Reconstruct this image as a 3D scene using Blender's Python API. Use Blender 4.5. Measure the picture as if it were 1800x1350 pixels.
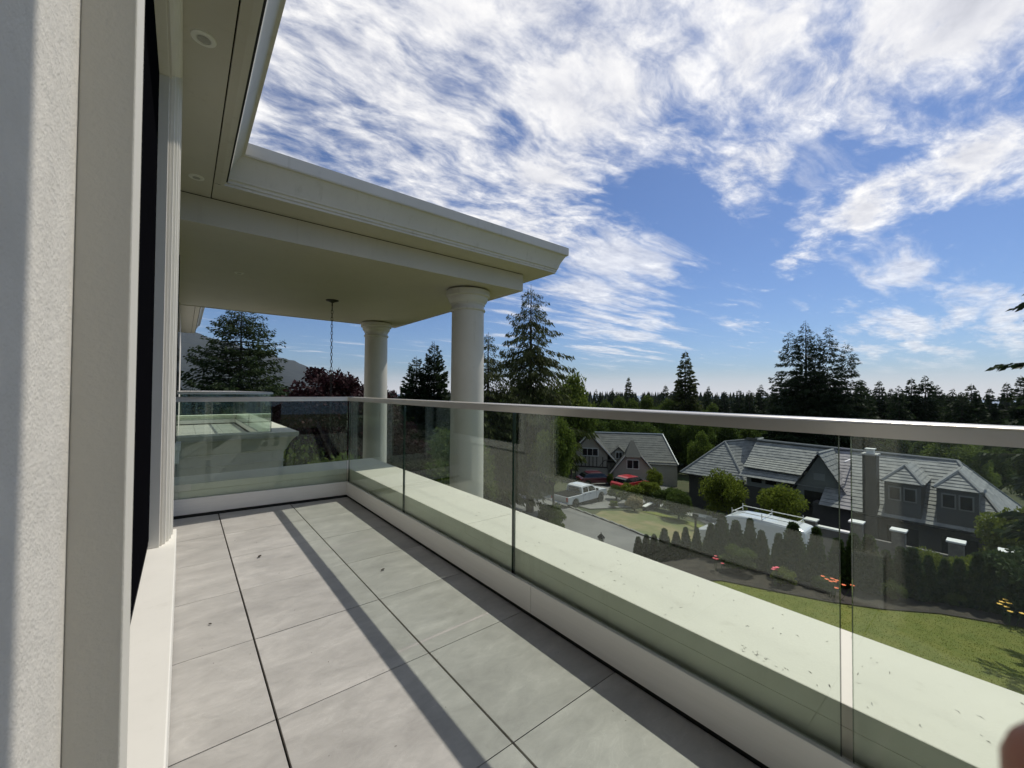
import bpy, bmesh, math, random
import numpy as np
from mathutils import Vector, Matrix
R = math.radians
for o in list(bpy.data.objects): bpy.data.objects.remove(o)
sc = bpy.context.scene
COL = sc.collection
# ------------------------------------------------------------------ camera
EYE = 1.18
cam = bpy.data.cameras.new('camera'); co = bpy.data.objects.new('camera', cam); COL.objects.link(co)
F, YAW, PIT, ROL = 714.1, .68045, .0184213, .006504
cy, sy = math.cos(YAW), math.sin(YAW)
fw = Vector((sy*math.cos(PIT), cy*math.cos(PIT), math.sin(PIT)))
rt = Vector((cy, -sy, 0)); up = rt.cross(fw)
r2 = rt*math.cos(ROL)+up*math.sin(ROL); u2 = -rt*math.sin(ROL)+up*math.cos(ROL)
M = Matrix((r2, u2, -fw)).transposed().to_4x4(); M.translation = (0, 0, EYE)
co.matrix_world = M
cam.sensor_width = 36; cam.lens = F*36/1800
cam.clip_start = .01; cam.clip_end = 40000
cam.dof.use_dof = True; cam.dof.focus_distance = 5; cam.dof.aperture_fstop = 12
sc.camera = co
# ------------------------------------------------------------------ world, sun, exposure
SUN_AZ, SUN_EL = 88.6, 56.2          # azimuth clockwise from +Y
w = bpy.data.worlds.new('World'); sc.world = w; w.use_nodes = True
nt = w.node_tree; nt.nodes.clear()
def N(nt, t, **k):
    n = nt.nodes.new(t)
    for a, b in k.items():
        if a.startswith('i_'):
            n.inputs[a[2:].replace('_', ' ')].default_value = b
        else: setattr(n, a, b)
    return n
def lk(nt, a, b): nt.links.new(a, b)
def math_(nt, op, a, b=None, c=None, clamp=False):
    n = nt.nodes.new('ShaderNodeMath'); n.operation = op; n.use_clamp = clamp
    for i, v in enumerate((a, b, c)):
        if v is None: continue
        if isinstance(v, (int, float)): n.inputs[i].default_value = v
        else: nt.links.new(v, n.inputs[i])
    return n.outputs[0]
def vmath(nt, op, a, b=None):
    n = nt.nodes.new('ShaderNodeVectorMath'); n.operation = op
    for i, v in enumerate((a, b)):
        if v is None: continue
        if isinstance(v, tuple): n.inputs[i].default_value = v
        else: nt.links.new(v, n.inputs[i])
    return n.outputs[1] if op in ('DOT_PRODUCT', 'LENGTH') else n.outputs[0]
def smooth(nt, x, a, b, lo=0., hi=1.):
    n = nt.nodes.new('ShaderNodeMapRange'); n.interpolation_type = 'SMOOTHSTEP'
    nt.links.new(x, n.inputs[0]); n.inputs[1].default_value = a; n.inputs[2].default_value = b
    n.inputs[3].default_value = lo; n.inputs[4].default_value = hi
    return n.outputs[0]
sky = N(nt, 'ShaderNodeTexSky'); sky.sky_type = 'NISHITA'; sky.sun_disc = False
sky.sun_elevation = R(SUN_EL); sky.sun_rotation = R(SUN_AZ); sky.altitude = 150
sky.air_density = 1.0; sky.dust_density = .6; sky.ozone_density = 2.2
tc = N(nt, 'ShaderNodeTexCoord')
D = tc.outputs['Generated']
sep = N(nt, 'ShaderNodeSeparateXYZ'); lk(nt, D, sep.inputs[0])
dz = math_(nt, 'MAXIMUM', sep.outputs[2], 0.0)
inv = math_(nt, 'DIVIDE', 1.0, math_(nt, 'ADD', dz, .045))
comb = N(nt, 'ShaderNodeCombineXYZ')
lk(nt, math_(nt, 'MULTIPLY', sep.outputs[0], inv), comb.inputs[0]); lk(nt, math_(nt, 'MULTIPLY', sep.outputs[1], inv), comb.inputs[1])
P = comb.outputs[0]                  # where the ray meets the cloud layer
def mapping(nt, v, loc=(0, 0, 0), rot=0, scale=(1, 1, 1)):
    n = nt.nodes.new('ShaderNodeMapping'); nt.links.new(v, n.inputs[0])
    n.inputs[1].default_value = loc; n.inputs[2].default_value = (0, 0, rot); n.inputs[3].default_value = scale
    return n.outputs[0]
def noise(nt, v, scale, detail=6, rough=.55, dist=0., lac=2.):
    n = nt.nodes.new('ShaderNodeTexNoise'); nt.links.new(v, n.inputs['Vector'])
    n.inputs['Scale'].default_value = scale; n.inputs['Detail'].default_value = detail
    n.inputs['Roughness'].default_value = rough; n.inputs['Distortion'].default_value = dist
    n.inputs['Lacunarity'].default_value = lac
    return n
warp = noise(nt, P, 1.1, 4, .55)
wv = vmath(nt, 'SUBTRACT', warp.outputs['Color'], (.5, .5, .5))
Pw = vmath(nt, 'ADD', P, vmath(nt, 'MULTIPLY', wv, (.34, .34, 0)))
Ps = mapping(nt, vmath(nt, 'ADD', P, vmath(nt, 'MULTIPLY', wv, (.8, .3, 0))), (2.3, .4, 0), R(9), (.32, 1.25, 1))
elev = sep.outputs[2]
big = noise(nt, mapping(nt, Pw, (3.1, 1.7, 0), 0, (.8, 1.15, 1)), 1.7, 3, .5).outputs[0]
fine = noise(nt, mapping(nt, Pw, (1.4, 5.2, 0), R(14), (.7, 1.3, 1)), 5.6, 12, .66, .12).outputs[0]
streak = noise(nt, Ps, 2.1, 9, .62, .1).outputs[0]
mott = noise(nt, mapping(nt, Pw, (7, 2, 0), 0, (.8, 1.1, 1)), 11., 6, .6).outputs[0]
def lobe(az, el, width, amt):
    d = (math.cos(R(el))*math.sin(R(az)), math.cos(R(el))*math.cos(R(az)), math.sin(R(el)))
    dt = vmath(nt, 'DOT_PRODUCT', D, d)
    return smooth(nt, dt, math.cos(R(width)), 1.0, 0., amt)
extra = smooth(nt, elev, .12, .55, -.118, .045)    # nearly closed deck overhead, thinning to streaks towards the horizon
for a in ((36, 36, 20, .09), (26, 27, 10, .06), (44, 24, 8, .08), (60, 42, 16, .10), (69.5, 24.5, 5.5, .14), (66, 25, 4, .10), (77.5, 19.5, 5.5, .13), (81.5, 19.5, 4.5, .11), (89, 20.5, 6, .14), (80, 26, 3, .09), (74, 15, 3, .12), (84, 40, 16, .13), (86, 31, 9, .10), (62, 27, 9, -.10),
          (66, 19, 9, -.10), (77, 23, 5, -.14), (84, 25, 6, -.08), (86, 14, 8, -.06), (30, 14, 9, -.10), (15, 4, 12, -.08), (38, 33, 3.0, -.14), (31, 23, 3, -.1)):
    extra = math_(nt, 'ADD', extra, lobe(*a))
puff = math_(nt, 'ADD', math_(nt, 'ADD', math_(nt, 'MULTIPLY', big, .50), math_(nt, 'MULTIPLY', fine, .55)), math_(nt, 'ADD', math_(nt, 'MULTIPLY', mott, .14), extra))
aP = smooth(nt, puff, .54, .82)
sx = math_(nt, 'ADD', streak, math_(nt, 'ADD', lobe(54, 13, 12, .17), math_(nt, 'ADD', lobe(85, 8, 10, .13), lobe(40, 14, 8, .08))))
aS = math_(nt, 'MULTIPLY', smooth(nt, sx, .54, .76), .72)
alpha = math_(nt, 'SUBTRACT', 1., math_(nt, 'MULTIPLY', math_(nt, 'SUBTRACT', 1., aP), math_(nt, 'SUBTRACT', 1., aS)))
edge_fade = smooth(nt, elev, .015, .09)
alpha = math_(nt, 'MULTIPLY', math_(nt, 'MULTIPLY', alpha, edge_fade), .95)
# thick parts grey, rims and thin parts bright; small-scale relief in the deck
core = smooth(nt, puff, .70, .98)
relief = math_(nt, 'SUBTRACT', math_(nt, 'ADD', math_(nt, 'MULTIPLY', fine, .7), math_(nt, 'MULTIPLY', mott, .5)), .6)
bright = math_(nt, 'ADD', math_(nt, 'MULTIPLY', core, -1.6), math_(nt, 'MULTIPLY', relief, 7.5))
bright = math_(nt, 'MINIMUM', math_(nt, 'MAXIMUM', math_(nt, 'ADD', bright, 5.3), 3.5), 7.4)
shade = smooth(nt, bright, 3.7, 6.4)
ccol = N(nt, 'ShaderNodeMix'); ccol.data_type = 'RGBA'; ccol.inputs[6].default_value = (.90, .91, .98, 1); ccol.inputs[7].default_value = (1.0, .98, .95, 1)
lk(nt, shade, ccol.inputs[0])
cmul = vmath(nt, 'SCALE', ccol.outputs[2]); cmul.node.inputs[3].default_value = 1; lk(nt, bright, cmul.node.inputs[3])
# low haze just over the horizon
hz = smooth(nt, elev, -.01, .06, 1., 0.)
skyc = N(nt, 'ShaderNodeMix'); skyc.data_type = 'RGBA'
tint = N(nt, 'ShaderNodeMix'); tint.data_type = 'RGBA'; tint.blend_type = 'MULTIPLY'; tint.inputs[0].default_value = 1
lk(nt, sky.outputs[0], tint.inputs[6]); tint.inputs[7].default_value = (.30, .375, .50, 1)
lk(nt, math_(nt, 'MULTIPLY', hz, .75), skyc.inputs[0]); lk(nt, tint.outputs[2], skyc.inputs[6]); skyc.inputs[7].default_value = (4.9, 4.8, 4.85, 1)
mx = N(nt, 'ShaderNodeMix'); mx.data_type = 'RGBA'
lk(nt, alpha, mx.inputs[0]); lk(nt, skyc.outputs[2], mx.inputs[6]); lk(nt, cmul, mx.inputs[7])
bg = N(nt, 'ShaderNodeBackground'); bg.inputs[1].default_value = .125
lk(nt, mx.outputs[2], bg.inputs[0]); wo = N(nt, 'ShaderNodeOutputWorld'); lk(nt, bg.outputs[0], wo.inputs[0])
sl = bpy.data.lights.new('sun', 'SUN'); sl.energy = 2.15; sl.angle = R(.53); sl.color = (1, .95, .86)
so = bpy.data.objects.new('sun', sl); COL.objects.link(so)
sd = Vector((math.sin(R(SUN_AZ))*math.cos(R(SUN_EL)), math.cos(R(SUN_AZ))*math.cos(R(SUN_EL)), math.sin(R(SUN_EL))))
so.rotation_euler = sd.to_track_quat('Z', 'Y').to_euler(); so.location = (20, 5, 30)
sc.view_settings.view_transform = 'Standard'; sc.view_settings.look = 'None'
sc.view_settings.exposure = 0.60; sc.view_settings.gamma = 1
sc.cycles.max_bounces = 10; sc.cycles.transparent_max_bounces = 24; sc.cycles.diffuse_bounces = 5
sc.cycles.caustics_reflective = False; sc.cycles.caustics_refractive = False; sc.cycles.sample_clamp_indirect = 6
sc.cycles.use_denoising = True

# ------------------------------------------------------------------ materials
MATS = {}
def mat(name, col, rough=.6, metal=0., var=.0, vscale=3., bump=0., bscale=40., col2=None, coat=0., spec=.5, bdetail=4, vstretch=None, vdet=5):
    if name in MATS: return MATS[name]
    m = bpy.data.materials.new(name); m.use_nodes = True; t = m.node_tree; b = t.nodes['Principled BSDF']
    b.inputs['Roughness'].default_value = rough; b.inputs['Metallic'].default_value = metal
    b.inputs['Specular IOR Level'].default_value = spec
    b.inputs['Coat Weight'].default_value = coat
    tcn = N(t, 'ShaderNodeTexCoord')
    v = tcn.outputs['Object']
    geo = N(t, 'ShaderNodeNewGeometry'); v = geo.outputs['Position']
    if var or col2:
        vv = mapping(t, v, scale=vstretch) if vstretch else v
        nz = noise(t, vv, vscale, vdet, .6)
        mxn = N(t, 'ShaderNodeMix'); mxn.data_type = 'RGBA'
        c2 = col2 or tuple(c*(1-var) for c in col)
        mxn.inputs[6].default_value = (*col, 1); mxn.inputs[7].default_value = (*c2, 1)
        lk(t, smooth(t, nz.outputs[0], .35, .65), mxn.inputs[0]); lk(t, mxn.outputs[2], b.inputs['Base Color'])
    else: b.inputs['Base Color'].default_value = (*col, 1)
    if bump:
        nb = noise(t, v, bscale, bdetail, .6); bn = N(t, 'ShaderNodeBump'); bn.inputs['Distance'].default_value = bump
        lk(t, nb.outputs[0], bn.inputs['Height']); lk(t, bn.outputs[0], b.inputs['Normal'])
    MATS[name] = m; return m
def leafmat(name, a, b_, rough=.6, trans=.35, vs=.6):
    if name in MATS: return MATS[name]
    m = bpy.data.materials.new(name); m.use_nodes = True; t = m.node_tree; t.nodes.clear()
    g = N(t, 'ShaderNodeNewGeometry')
    f = math_(t, 'ADD', math_(t, 'MULTIPLY', g.outputs['Random Per Island'], .65), math_(t, 'MULTIPLY', noise(t, g.outputs['Position'], vs, 2).outputs[0], .35))
    mxn = N(t, 'ShaderNodeMix'); mxn.data_type = 'RGBA'; mxn.inputs[6].default_value = (*a, 1); mxn.inputs[7].default_value = (*b_, 1); lk(t, f, mxn.inputs[0])
    d = N(t, 'ShaderNodeBsdfPrincipled'); d.inputs['Roughness'].default_value = rough; lk(t, mxn.outputs[2], d.inputs['Base Color'])
    d.inputs['Specular IOR Level'].default_value = .10
    tr = N(t, 'ShaderNodeBsdfTranslucent'); lk(t, mxn.outputs[2], tr.inputs[0])
    ms = N(t, 'ShaderNodeMixShader'); ms.inputs[0].default_value = trans
    lk(t, d.outputs[0], ms.inputs[1]); lk(t, tr.outputs[0], ms.inputs[2])
    o = N(t, 'ShaderNodeOutputMaterial'); lk(t, ms.outputs[0], o.inputs[0])
    MATS[name] = m; return m
def glassmat(name, tint, ior=1.5, boost=1.0, dirt=0.):
    if name in MATS: return MATS[name]
    m = bpy.data.materials.new(name); m.use_nodes = True; t = m.node_tree; t.nodes.clear()
    g = N(t, 'ShaderNodeNewGeometry')
    iv = N(t, 'ShaderNodeMix'); iv.data_type = 'FLOAT'; lk(t, g.outputs['Backfacing'], iv.inputs[0]); iv.inputs[2].default_value = ior; iv.inputs[3].default_value = 1/ior
    fr = N(t, 'ShaderNodeFresnel'); lk(t, iv.outputs[0], fr.inputs[0])
    fac = math_(t, 'MULTIPLY', fr.outputs[0], boost, clamp=True)
    tr = N(t, 'ShaderNodeBsdfTransparent'); tr.inputs[0].default_value = (*tint, 1)
    gl = N(t, 'ShaderNodeBsdfGlossy'); gl.inputs['Roughness'].default_value = 0.0; gl.inputs[0].default_value = (.95, 1, .97, 1)
    ms = N(t, 'ShaderNodeMixShader'); lk(t, fac, ms.inputs[0]); lk(t, tr.outputs[0], ms.inputs[1]); lk(t, gl.outputs[0], ms.inputs[2])
    out = ms.outputs[0]
    if False:
        nz = noise(t, g.outputs['Position'], 60, 3, .6).outputs[0]
        df = N(t, 'ShaderNodeBsdfDiffuse'); df.inputs[0].default_value = (.75, .77, .74, 1)
        m2 = N(t, 'ShaderNodeMixShader'); lk(t, math_(t, 'ADD', smooth(t, nz, .66, .74, 0., .10), dirt), m2.inputs[0]); lk(t, out, m2.inputs[1]); lk(t, df.outputs[0], m2.inputs[2]); out = m2.outputs[0]
    o = N(t, 'ShaderNodeOutputMaterial'); lk(t, out, o.inputs[0])
    MATS[name] = m; return m

CREAM = mat('cream_paint', (.58, .55, .485), .55, var=.04, vscale=1.5, bump=.0006, bscale=120)
def weather(m, amt=.12):
    t = m.node_tree; b = t.nodes['Principled BSDF']; g = N(t, 'ShaderNodeNewGeometry'); src = b.inputs['Base Color'].links[0].from_socket
    st = smooth(t, noise(t, mapping(t, g.outputs['Position'], scale=(9, 9, .7)), 1.6, 5, .65).outputs[0], .56, .80, 0., amt)
    gr = smooth(t, noise(t, g.outputs['Position'], 5, 6, .7).outputs[0], .55, .8, 0., amt*.8)
    mx = N(t, 'ShaderNodeMix'); mx.data_type = 'RGBA'; mx.blend_type = 'MULTIPLY'; lk(t, math_(t, 'ADD', st, gr), mx.inputs[0]); lk(t, src, mx.inputs[6]); mx.inputs[7].default_value = (.45, .42, .34, 1); lk(t, mx.outputs[2], b.inputs['Base Color'])
CREAM2 = mat('cornice_paint', (.61, .585, .525), .5, var=.05, vscale=2)
WHITE = mat('sill_paint', (.80, .775, .71), .5, var=.03, vscale=4)
COPE = mat('coping_stone', (.73, .70, .60), .6, var=.05, vscale=2.2, bump=.0008, bscale=90)
weather(CREAM2, .35); weather(COPE, .22); weather(CREAM, .2); weather(WHITE, .12)
ALU = mat('anodised_aluminium', (.78, .77, .745), .42, metal=.15, var=.04, vscale=6, vstretch=(1, .3, 8))
STEEL = mat('brushed_steel', (.72, .69, .63), .28, metal=.5, var=.06, vscale=5)
BLACK = mat('black_metal', (.008, .008, .009), .6, spec=.2)
GASK = mat('gasket_and_gap_black', (.012, .014, .013), .5)
SCREEN = mat('black_window_sheet', (.004, .004, .005), 1., spec=0.)  # matte black for the added sheet over the big window
MEMB = mat('dark_membrane', (.02, .02, .02), .9)
GLASS = glassmat('railing_glass', (.918, .958, .926), boost=1.0, dirt=.0)
GEDGE = mat('glass_edge', (.008, .03, .022), .1, spec=.6)
WGLASS = glassmat('window_glass', (.6, .65, .62))
DARKGL = mat('dark_pane', (.02, .022, .025), .05, spec=.8)

def stucco():
    m = mat('stucco', (.70, .665, .60), .85, var=.07, vscale=14)
    t = m.node_tree; b = t.nodes['Principled BSDF']; g = N(t, 'ShaderNodeNewGeometry')
    n1 = noise(t, g.outputs['Position'], 330, 4, .7).outputs[0]; n2 = noise(t, g.outputs['Position'], 70, 3, .5).outputs[0]
    h = math_(t, 'ADD', math_(t, 'MULTIPLY', n1, .8), math_(t, 'MULTIPLY', n2, .9))
    bn = N(t, 'ShaderNodeBump'); bn.inputs['Distance'].default_value = .0022; lk(t, h, bn.inputs['Height']); lk(t, bn.outputs[0], b.inputs['Normal'])
    return m
STUCCO = stucco()
def tilemat():
    m = bpy.data.materials.new('porcelain_tile'); m.use_nodes = True; t = m.node_tree; b = t.nodes['Principled BSDF']
    g = N(t, 'ShaderNodeNewGeometry'); oi = N(t, 'ShaderNodeObjectInfo')
    off = N(t, 'ShaderNodeCombineXYZ'); lk(t, math_(t, 'MULTIPLY', oi.outputs['Random'], 37.), off.inputs[2]); lk(t, math_(t, 'MULTIPLY', oi.outputs['Random'], 11.), off.inputs[0])
    v = vmath(t, 'ADD', g.outputs['Position'], off.outputs[0])
    vs = mapping(t, v, scale=(1.0, 1.9, 1))
    n1 = noise(t, vs, 2.4, 8, .62, .6).outputs[0]; n2 = noise(t, vs, 9, 8, .7, .8).outputs[0]; n3 = noise(t, v, 60, 3, .6).outputs[0]
    cr = N(t, 'ShaderNodeValToRGB'); e = cr.color_ramp.elements
    e[0].position = .33; e[0].color = (.32, .305, .285, 1); e[1].position = .67; e[1].color = (.51, .487, .455, 1)
    x = e.new(.5) if hasattr(e, 'new') else None
    if x: x.color = (.41, .392, .366, 1)
    lk(t, math_(t, 'ADD', math_(t, 'MULTIPLY', n1, .6), math_(t, 'MULTIPLY', n2, .4)), cr.inputs[0])
    # faint pale veins and scuffs
    ve = smooth(t, math_(t, 'ABSOLUTE', math_(t, 'SUBTRACT', noise(t, vs, 5, 6, .6, 1.2).outputs[0], .5)), .0, .016, .22, 0.)
    spk = smooth(t, n3, .66, .78, 0., .28)
    mx = N(t, 'ShaderNodeMix'); mx.data_type = 'RGBA'; lk(t, math_(t, 'MULTIPLY', math_(t, 'ADD', ve, spk), smooth(t, n1, .45, .62)), mx.inputs[0]); lk(t, cr.outputs[0], mx.inputs[6]); mx.inputs[7].default_value = (.62, .61, .57, 1)
    hs = N(t, 'ShaderNodeHueSaturation'); lk(t, mx.outputs[2], hs.inputs['Color']); lk(t, math_(t, 'ADD', math_(t, 'MULTIPLY', oi.outputs['Random'], .10), .95), hs.inputs['Value'])
    lk(t, hs.outputs[0], b.inputs['Base Color'])
    lk(t, smooth(t, n2, .3, .7, .42, .62), b.inputs['Roughness'])
    bn = N(t, 'ShaderNodeBump'); bn.inputs['Distance'].default_value = .0012; lk(t, n2, bn.inputs['Height']); lk(t, bn.outputs[0], b.inputs['Normal'])
    return m
TILE = tilemat()

# ------------------------------------------------------------------ mesh helpers
def tag(o, label=None, cat=None, group=None, kind=None):
    for k, v in (('label', label), ('category', cat), ('group', group), ('kind', kind)):
        if v: o[k] = v
    return o
def thing(name, label, cat, loc=(0, 0, 0), rz=0, group=None):
    o = bpy.data.objects.new(name, None); COL.objects.link(o); o.location = loc; o.rotation_euler = (0, 0, rz)
    o.empty_display_size = .2
    return tag(o, label, cat, group)
class MB:
    def __init__(s): s.v = []; s.f = []
    def add(s, vs, fs):
        n = len(s.v); s.v += [tuple(p) for p in vs]; s.f += [tuple(i+n for i in f) for f in fs]
    def box(s, x0, x1, y0, y1, z0, z1):
        s.prism([(x0, y0), (x1, y0), (x1, y1), (x0, y1)], z0, z1); return s
    def prism(s, poly, z0, z1):
        n = len(poly); a = sum(poly[i][0]*poly[(i+1) % n][1]-poly[(i+1) % n][0]*poly[i][1] for i in range(n))
        if a < 0: poly = poly[::-1]
        s.add([(x, y, z0) for x, y in poly]+[(x, y, z1) for x, y in poly],
              [tuple(range(n-1, -1, -1)), tuple(range(n, 2*n))]+[(i, (i+1) % n, n+(i+1) % n, n+i) for i in range(n)]); return s
    def sbox(s, p0, p1, o0, o1, z0, z1):   # box along a segment, offsets to its right-hand side
        d = Vector((p1[0]-p0[0], p1[1]-p0[1])).normalized(); n = Vector((d.y, -d.x))
        return s.prism([(p0[0]+n.x*o0, p0[1]+n.y*o0), (p1[0]+n.x*o0, p1[1]+n.y*o0), (p1[0]+n.x*o1, p1[1]+n.y*o1), (p0[0]+n.x*o1, p0[1]+n.y*o1)], z0, z1)
    def lathe(s, prof, cx=0, cy=0, n=40):
        vs = []; fs = []; m = len(prof)
        for r, z in prof:
            for k in range(n): a = 2*math.pi*k/n; vs.append((cx+r*math.cos(a), cy+r*math.sin(a), z))
        for i in range(m-1):
            for k in range(n): k2 = (k+1) % n; fs.append((i*n+k, i*n+k2, (i+1)*n+k2, (i+1)*n+k))
        s.add(vs, fs+[tuple(range(n-1, -1, -1)), tuple((m-1)*n+k for k in range(n))]); return s
    def tube(s, pts, rads, n=6, cap=True):
        pts = [Vector(p) for p in pts]; vs = []; fs = []
        if isinstance(rads, (int, float)): rads = [rads]*len(pts)
        for i, p in enumerate(pts):
            d = (pts[min(i+1, len(pts)-1)]-pts[max(i-1, 0)]).normalized()
            a = d.orthogonal().normalized() if abs(d.z) < .9 else (Vector((1, 0, 0))-d*d.x).normalized(); b = d.cross(a)
            for k in range(n):
                t = 2*math.pi*k/n; vs.append(p+(a*math.cos(t)+b*math.sin(t))*rads[i])
        for i in range(len(pts)-1):
            for k in range(n): k2 = (k+1) % n; fs.append((i*n+k, i*n+k2, (i+1)*n+k2, (i+1)*n+k))
        if cap: fs += [tuple(range(n-1, -1, -1)), tuple((len(pts)-1)*n+k for k in range(n))]
        s.add(vs, fs); return s
    def sweep(s, path, prof, closed=False):  # profile (outward, z) along a plan path; outward = right-hand side
        path = [Vector(p) for p in path]; n = len(path); m = len(prof); vs = []; fs = []
        for i, p in enumerate(path):
            d0 = (p-path[i-1]).normalized() if i else None; d1 = (path[i+1]-p).normalized() if i < n-1 else None
            d0 = d0 or d1; d1 = d1 or d0
            n0 = Vector((d0.y, -d0.x)); n1 = Vector((d1.y, -d1.x)); b = (n0+n1).normalized(); k = 1/max(.2, b.dot(n1))
            for u, z in prof: vs.append((p.x+b.x*k*u, p.y+b.y*k*u, z))
        for i in range(n-1):
            for j in range(m-1 if not closed else m):
                j2 = (j+1) % m; fs.append((i*m+j, (i+1)*m+j, (i+1)*m+j2, i*m+j2))
        if closed: fs += [tuple(range(m)), tuple((n-1)*m+j for j in range(m-1, -1, -1))]
        s.add(vs, fs); return s
    def quad(s, *p): s.add(p, [tuple(range(len(p)))]); return s
    def build(s, name, m, parent=None, smooth_=False, bevel=0., kind=None, **kw):
        me = bpy.data.meshes.new(name); me.from_pydata(s.v, [], s.f); me.materials.append(m)
        if smooth_:
            me.polygons.foreach_set('use_smooth', [True]*len(me.polygons)); me.set_sharp_from_angle(angle=R(38))
        return link(name, me, parent, bevel, kind, **kw)
def link(name, me, parent=None, bevel=0., kind=None, loc=None):
    o = bpy.data.objects.new(name, me); COL.objects.link(o)
    if parent: o.parent = parent
    if loc: o.location = loc
    if bevel:
        b = o.modifiers.new('bevel', 'BEVEL'); b.width = bevel; b.segments = 2; b.limit_method = 'ANGLE'; b.angle_limit = R(40)
    if kind: o['kind'] = kind
    return o
def fixn(o):
    bm = bmesh.new(); bm.from_mesh(o.data); bmesh.ops.recalc_face_normals(bm, faces=bm.faces); bm.to_mesh(o.data); bm.free(); return o
def polar(az, d, z=0.): return (d*math.sin(R(az)), d*math.cos(R(az)), z)

# ------------------------------------------------------------------ terrain
def sstep(x, a, b):
    t = min(1., max(0., (x-a)/(b-a))); return t*t*(3-2*t)
def hx(y): return 16.3+.60*max(0., 5-max(y, -3))   # the hedge line
def zg(x, y):
    d = math.hypot(x, y); az = math.degrees(math.atan2(x, y))
    yard = -4.2-.09*max(0., d-6)
    street = -5.5-.08*min(d, 52)-.45*sstep(az, 54, 68)*(1-sstep(d, 60, 90))
    if d > 52: street -= .035*(d-52)
    # the garden terrace stops behind the hedge (x about 17.6) and falls to the street to the north
    xe = hx(y)+.8; k = max(sstep(x, xe, xe+2.2), sstep(y, 7.0, 12.5))
    z = yard*(1-k)+min(yard, street)*k if d < 26 else street
    z -= 1.3*sstep(x, 31.5, 35)*(1-sstep(x, 46, 60))*(1-sstep(y, 17, 24))
    if d > 500: z -= .05*(min(d, 1500)-500)
    if az < 40 or az > 180: z += .0
    return z
def ring_list():
    r = [0., 1.5]; d = 3.
    while d < 60: r.append(d); d += .75 if d < 40 else 1.5
    while d < 9000: r.append(d); d *= 1.09
    return r
mb = MB(); rings = ring_list(); NA = 220
for i, d in enumerate(rings):
    for k in range(NA):
        a = 360*k/NA; x, y, _ = polar(a, d); mb.v.append((x, y, max(zg(x, y), -95)))
for i in range(len(rings)-1):
    for k in range(NA):
        k2 = (k+1) % NA; mb.f.append((i*NA+k, i*NA+k2, (i+1)*NA+k2, (i+1)*NA+k))
GROUND = mat('ground_grass', (.035, .055, .014), .9, col2=(.060, .062, .022), vscale=.35, bump=.05, bscale=6)
g = mb.build('ground', GROUND, kind='structure', smooth_=True); g.data.flip_normals()
def sheet(name, poly, m, off=.03, step=.6, kind='structure', label=None):
    """a ground sheet following the terrain inside a plan polygon"""
    bm = bmesh.new(); f = bm.faces.new([bm.verts.new((x, y, 0)) for x, y in poly])
    xs = [p[0] for p in poly]; ys = [p[1] for p in poly]
    for ax, lo, hi in ((0, min(xs), max(xs)), (1, min(ys), max(ys))):
        c = math.ceil(lo/step)*step
        while c < hi:
            bmesh.ops.bisect_plane(bm, geom=bm.verts[:]+bm.edges[:]+bm.faces[:], plane_co=(c, 0, 0) if ax == 0 else (0, c, 0), plane_no=(1, 0, 0) if ax == 0 else (0, 1, 0)); c += step
    for v in bm.verts: v.co.z = zg(v.co.x, v.co.y)+off
    me = bpy.data.meshes.new(name); bm.to_mesh(me); bm.free(); me.materials.append(m)
    if me.polygons and me.polygons[0].normal.z < 0: me.flip_normals()
    o = link(name, me, kind=kind); return o
LAWN = mat('lawn_turf', (.115, .140, .012), .9, col2=(.155, .165, .022), vscale=2.2, bump=.02, bscale=30)
DRY = mat('dry_verge', (.24, .20, .10), .95, col2=(.13, .15, .05), vscale=.5, bump=.03, bscale=20)
ASPH = mat('asphalt', (.215, .21, .198), .9, col2=(.175, .171, .163), vscale=.5, bump=.004, bscale=60)
DRIVE = mat('driveway_asphalt', (.075, .075, .078), .9, col2=(.06, .06, .062), vscale=.6)
CONC = mat('concrete', (.22, .215, .20), .85, var=.15, vscale=1.5)
SOIL = mat('bed_soil', (.030, .024, .017), .95, col2=(.05, .04, .028), vscale=3, bump=.03, bscale=15)
sheet('lawn', [(3, -14), (18.0, -14), (18.4, -2), (18.2, 0), (17.2, 1.5), (15.9, 2.6), (15.1, 3.6), (14.5, 4.8), (13.9, 6.2), (12, 7.5), (7, 8.5), (3, 8.5)], LAWN, .03, .4)
sheet('flower_bed', [(17.9, -14), (22, -14), (22, -3), (19.9, .5), (17.9, 3.6), (17.1, 6), (17.1, 11.5), (12, 11), (11.5, 7.3), (13.8, 6.1), (14.4, 4.7), (15.0, 3.5), (15.8, 2.5), (17.1, 1.4), (18.1, -.1), (18.3, -2)], SOIL, .06, .4)
near = [(23, -30), (22.6, 2), (19.8, 7), (17.6, 12), (15.2, 20), (14.6, 27), (15.5, 36), (18, 50), (22, 66)]
farp = [(30, 64), (27.5, 52), (26.2, 42), (25.6, 34), (25.4, 27), (23.4, 19.5), (22.0, 14.5), (22.4, 8), (24.2, 3), (24.4, -30)]
sheet('street', near+farp, ASPH, .06, .9)
sheet('verge', [(22.1, 14.5), (22.15, 8), (24.4, 8), (27.4, 11.5), (29.5, 14), (28.4, 18.3), (25.5, 20.3), (23.5, 19.5)], DRY, .05)
sheet('verge_driveway', [(25.5, 27), (25.2, 21.2), (29.2, 19.6), (44, 25), (46, 31), (34, 30)], ASPH, .075, .9)
sheet('grass_strip', [(28.0, 18.6), (29.2, 17.8), (29.3, 14.2), (27.3, 11.5), (24.6, 8.1), (23.6, 8.2), (26.4, 12.0), (28.2, 14.6), (28.2, 17.2)], LAWN, .09)
sheet('dark_driveway', [(24.5, -8), (24.5, 7.9), (27.5, 11.3), (29.8, 13.9), (33, 18.5), (36.5, 16), (35.4, -8)], DRIVE, .055, .9)
KERB = MB()
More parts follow.
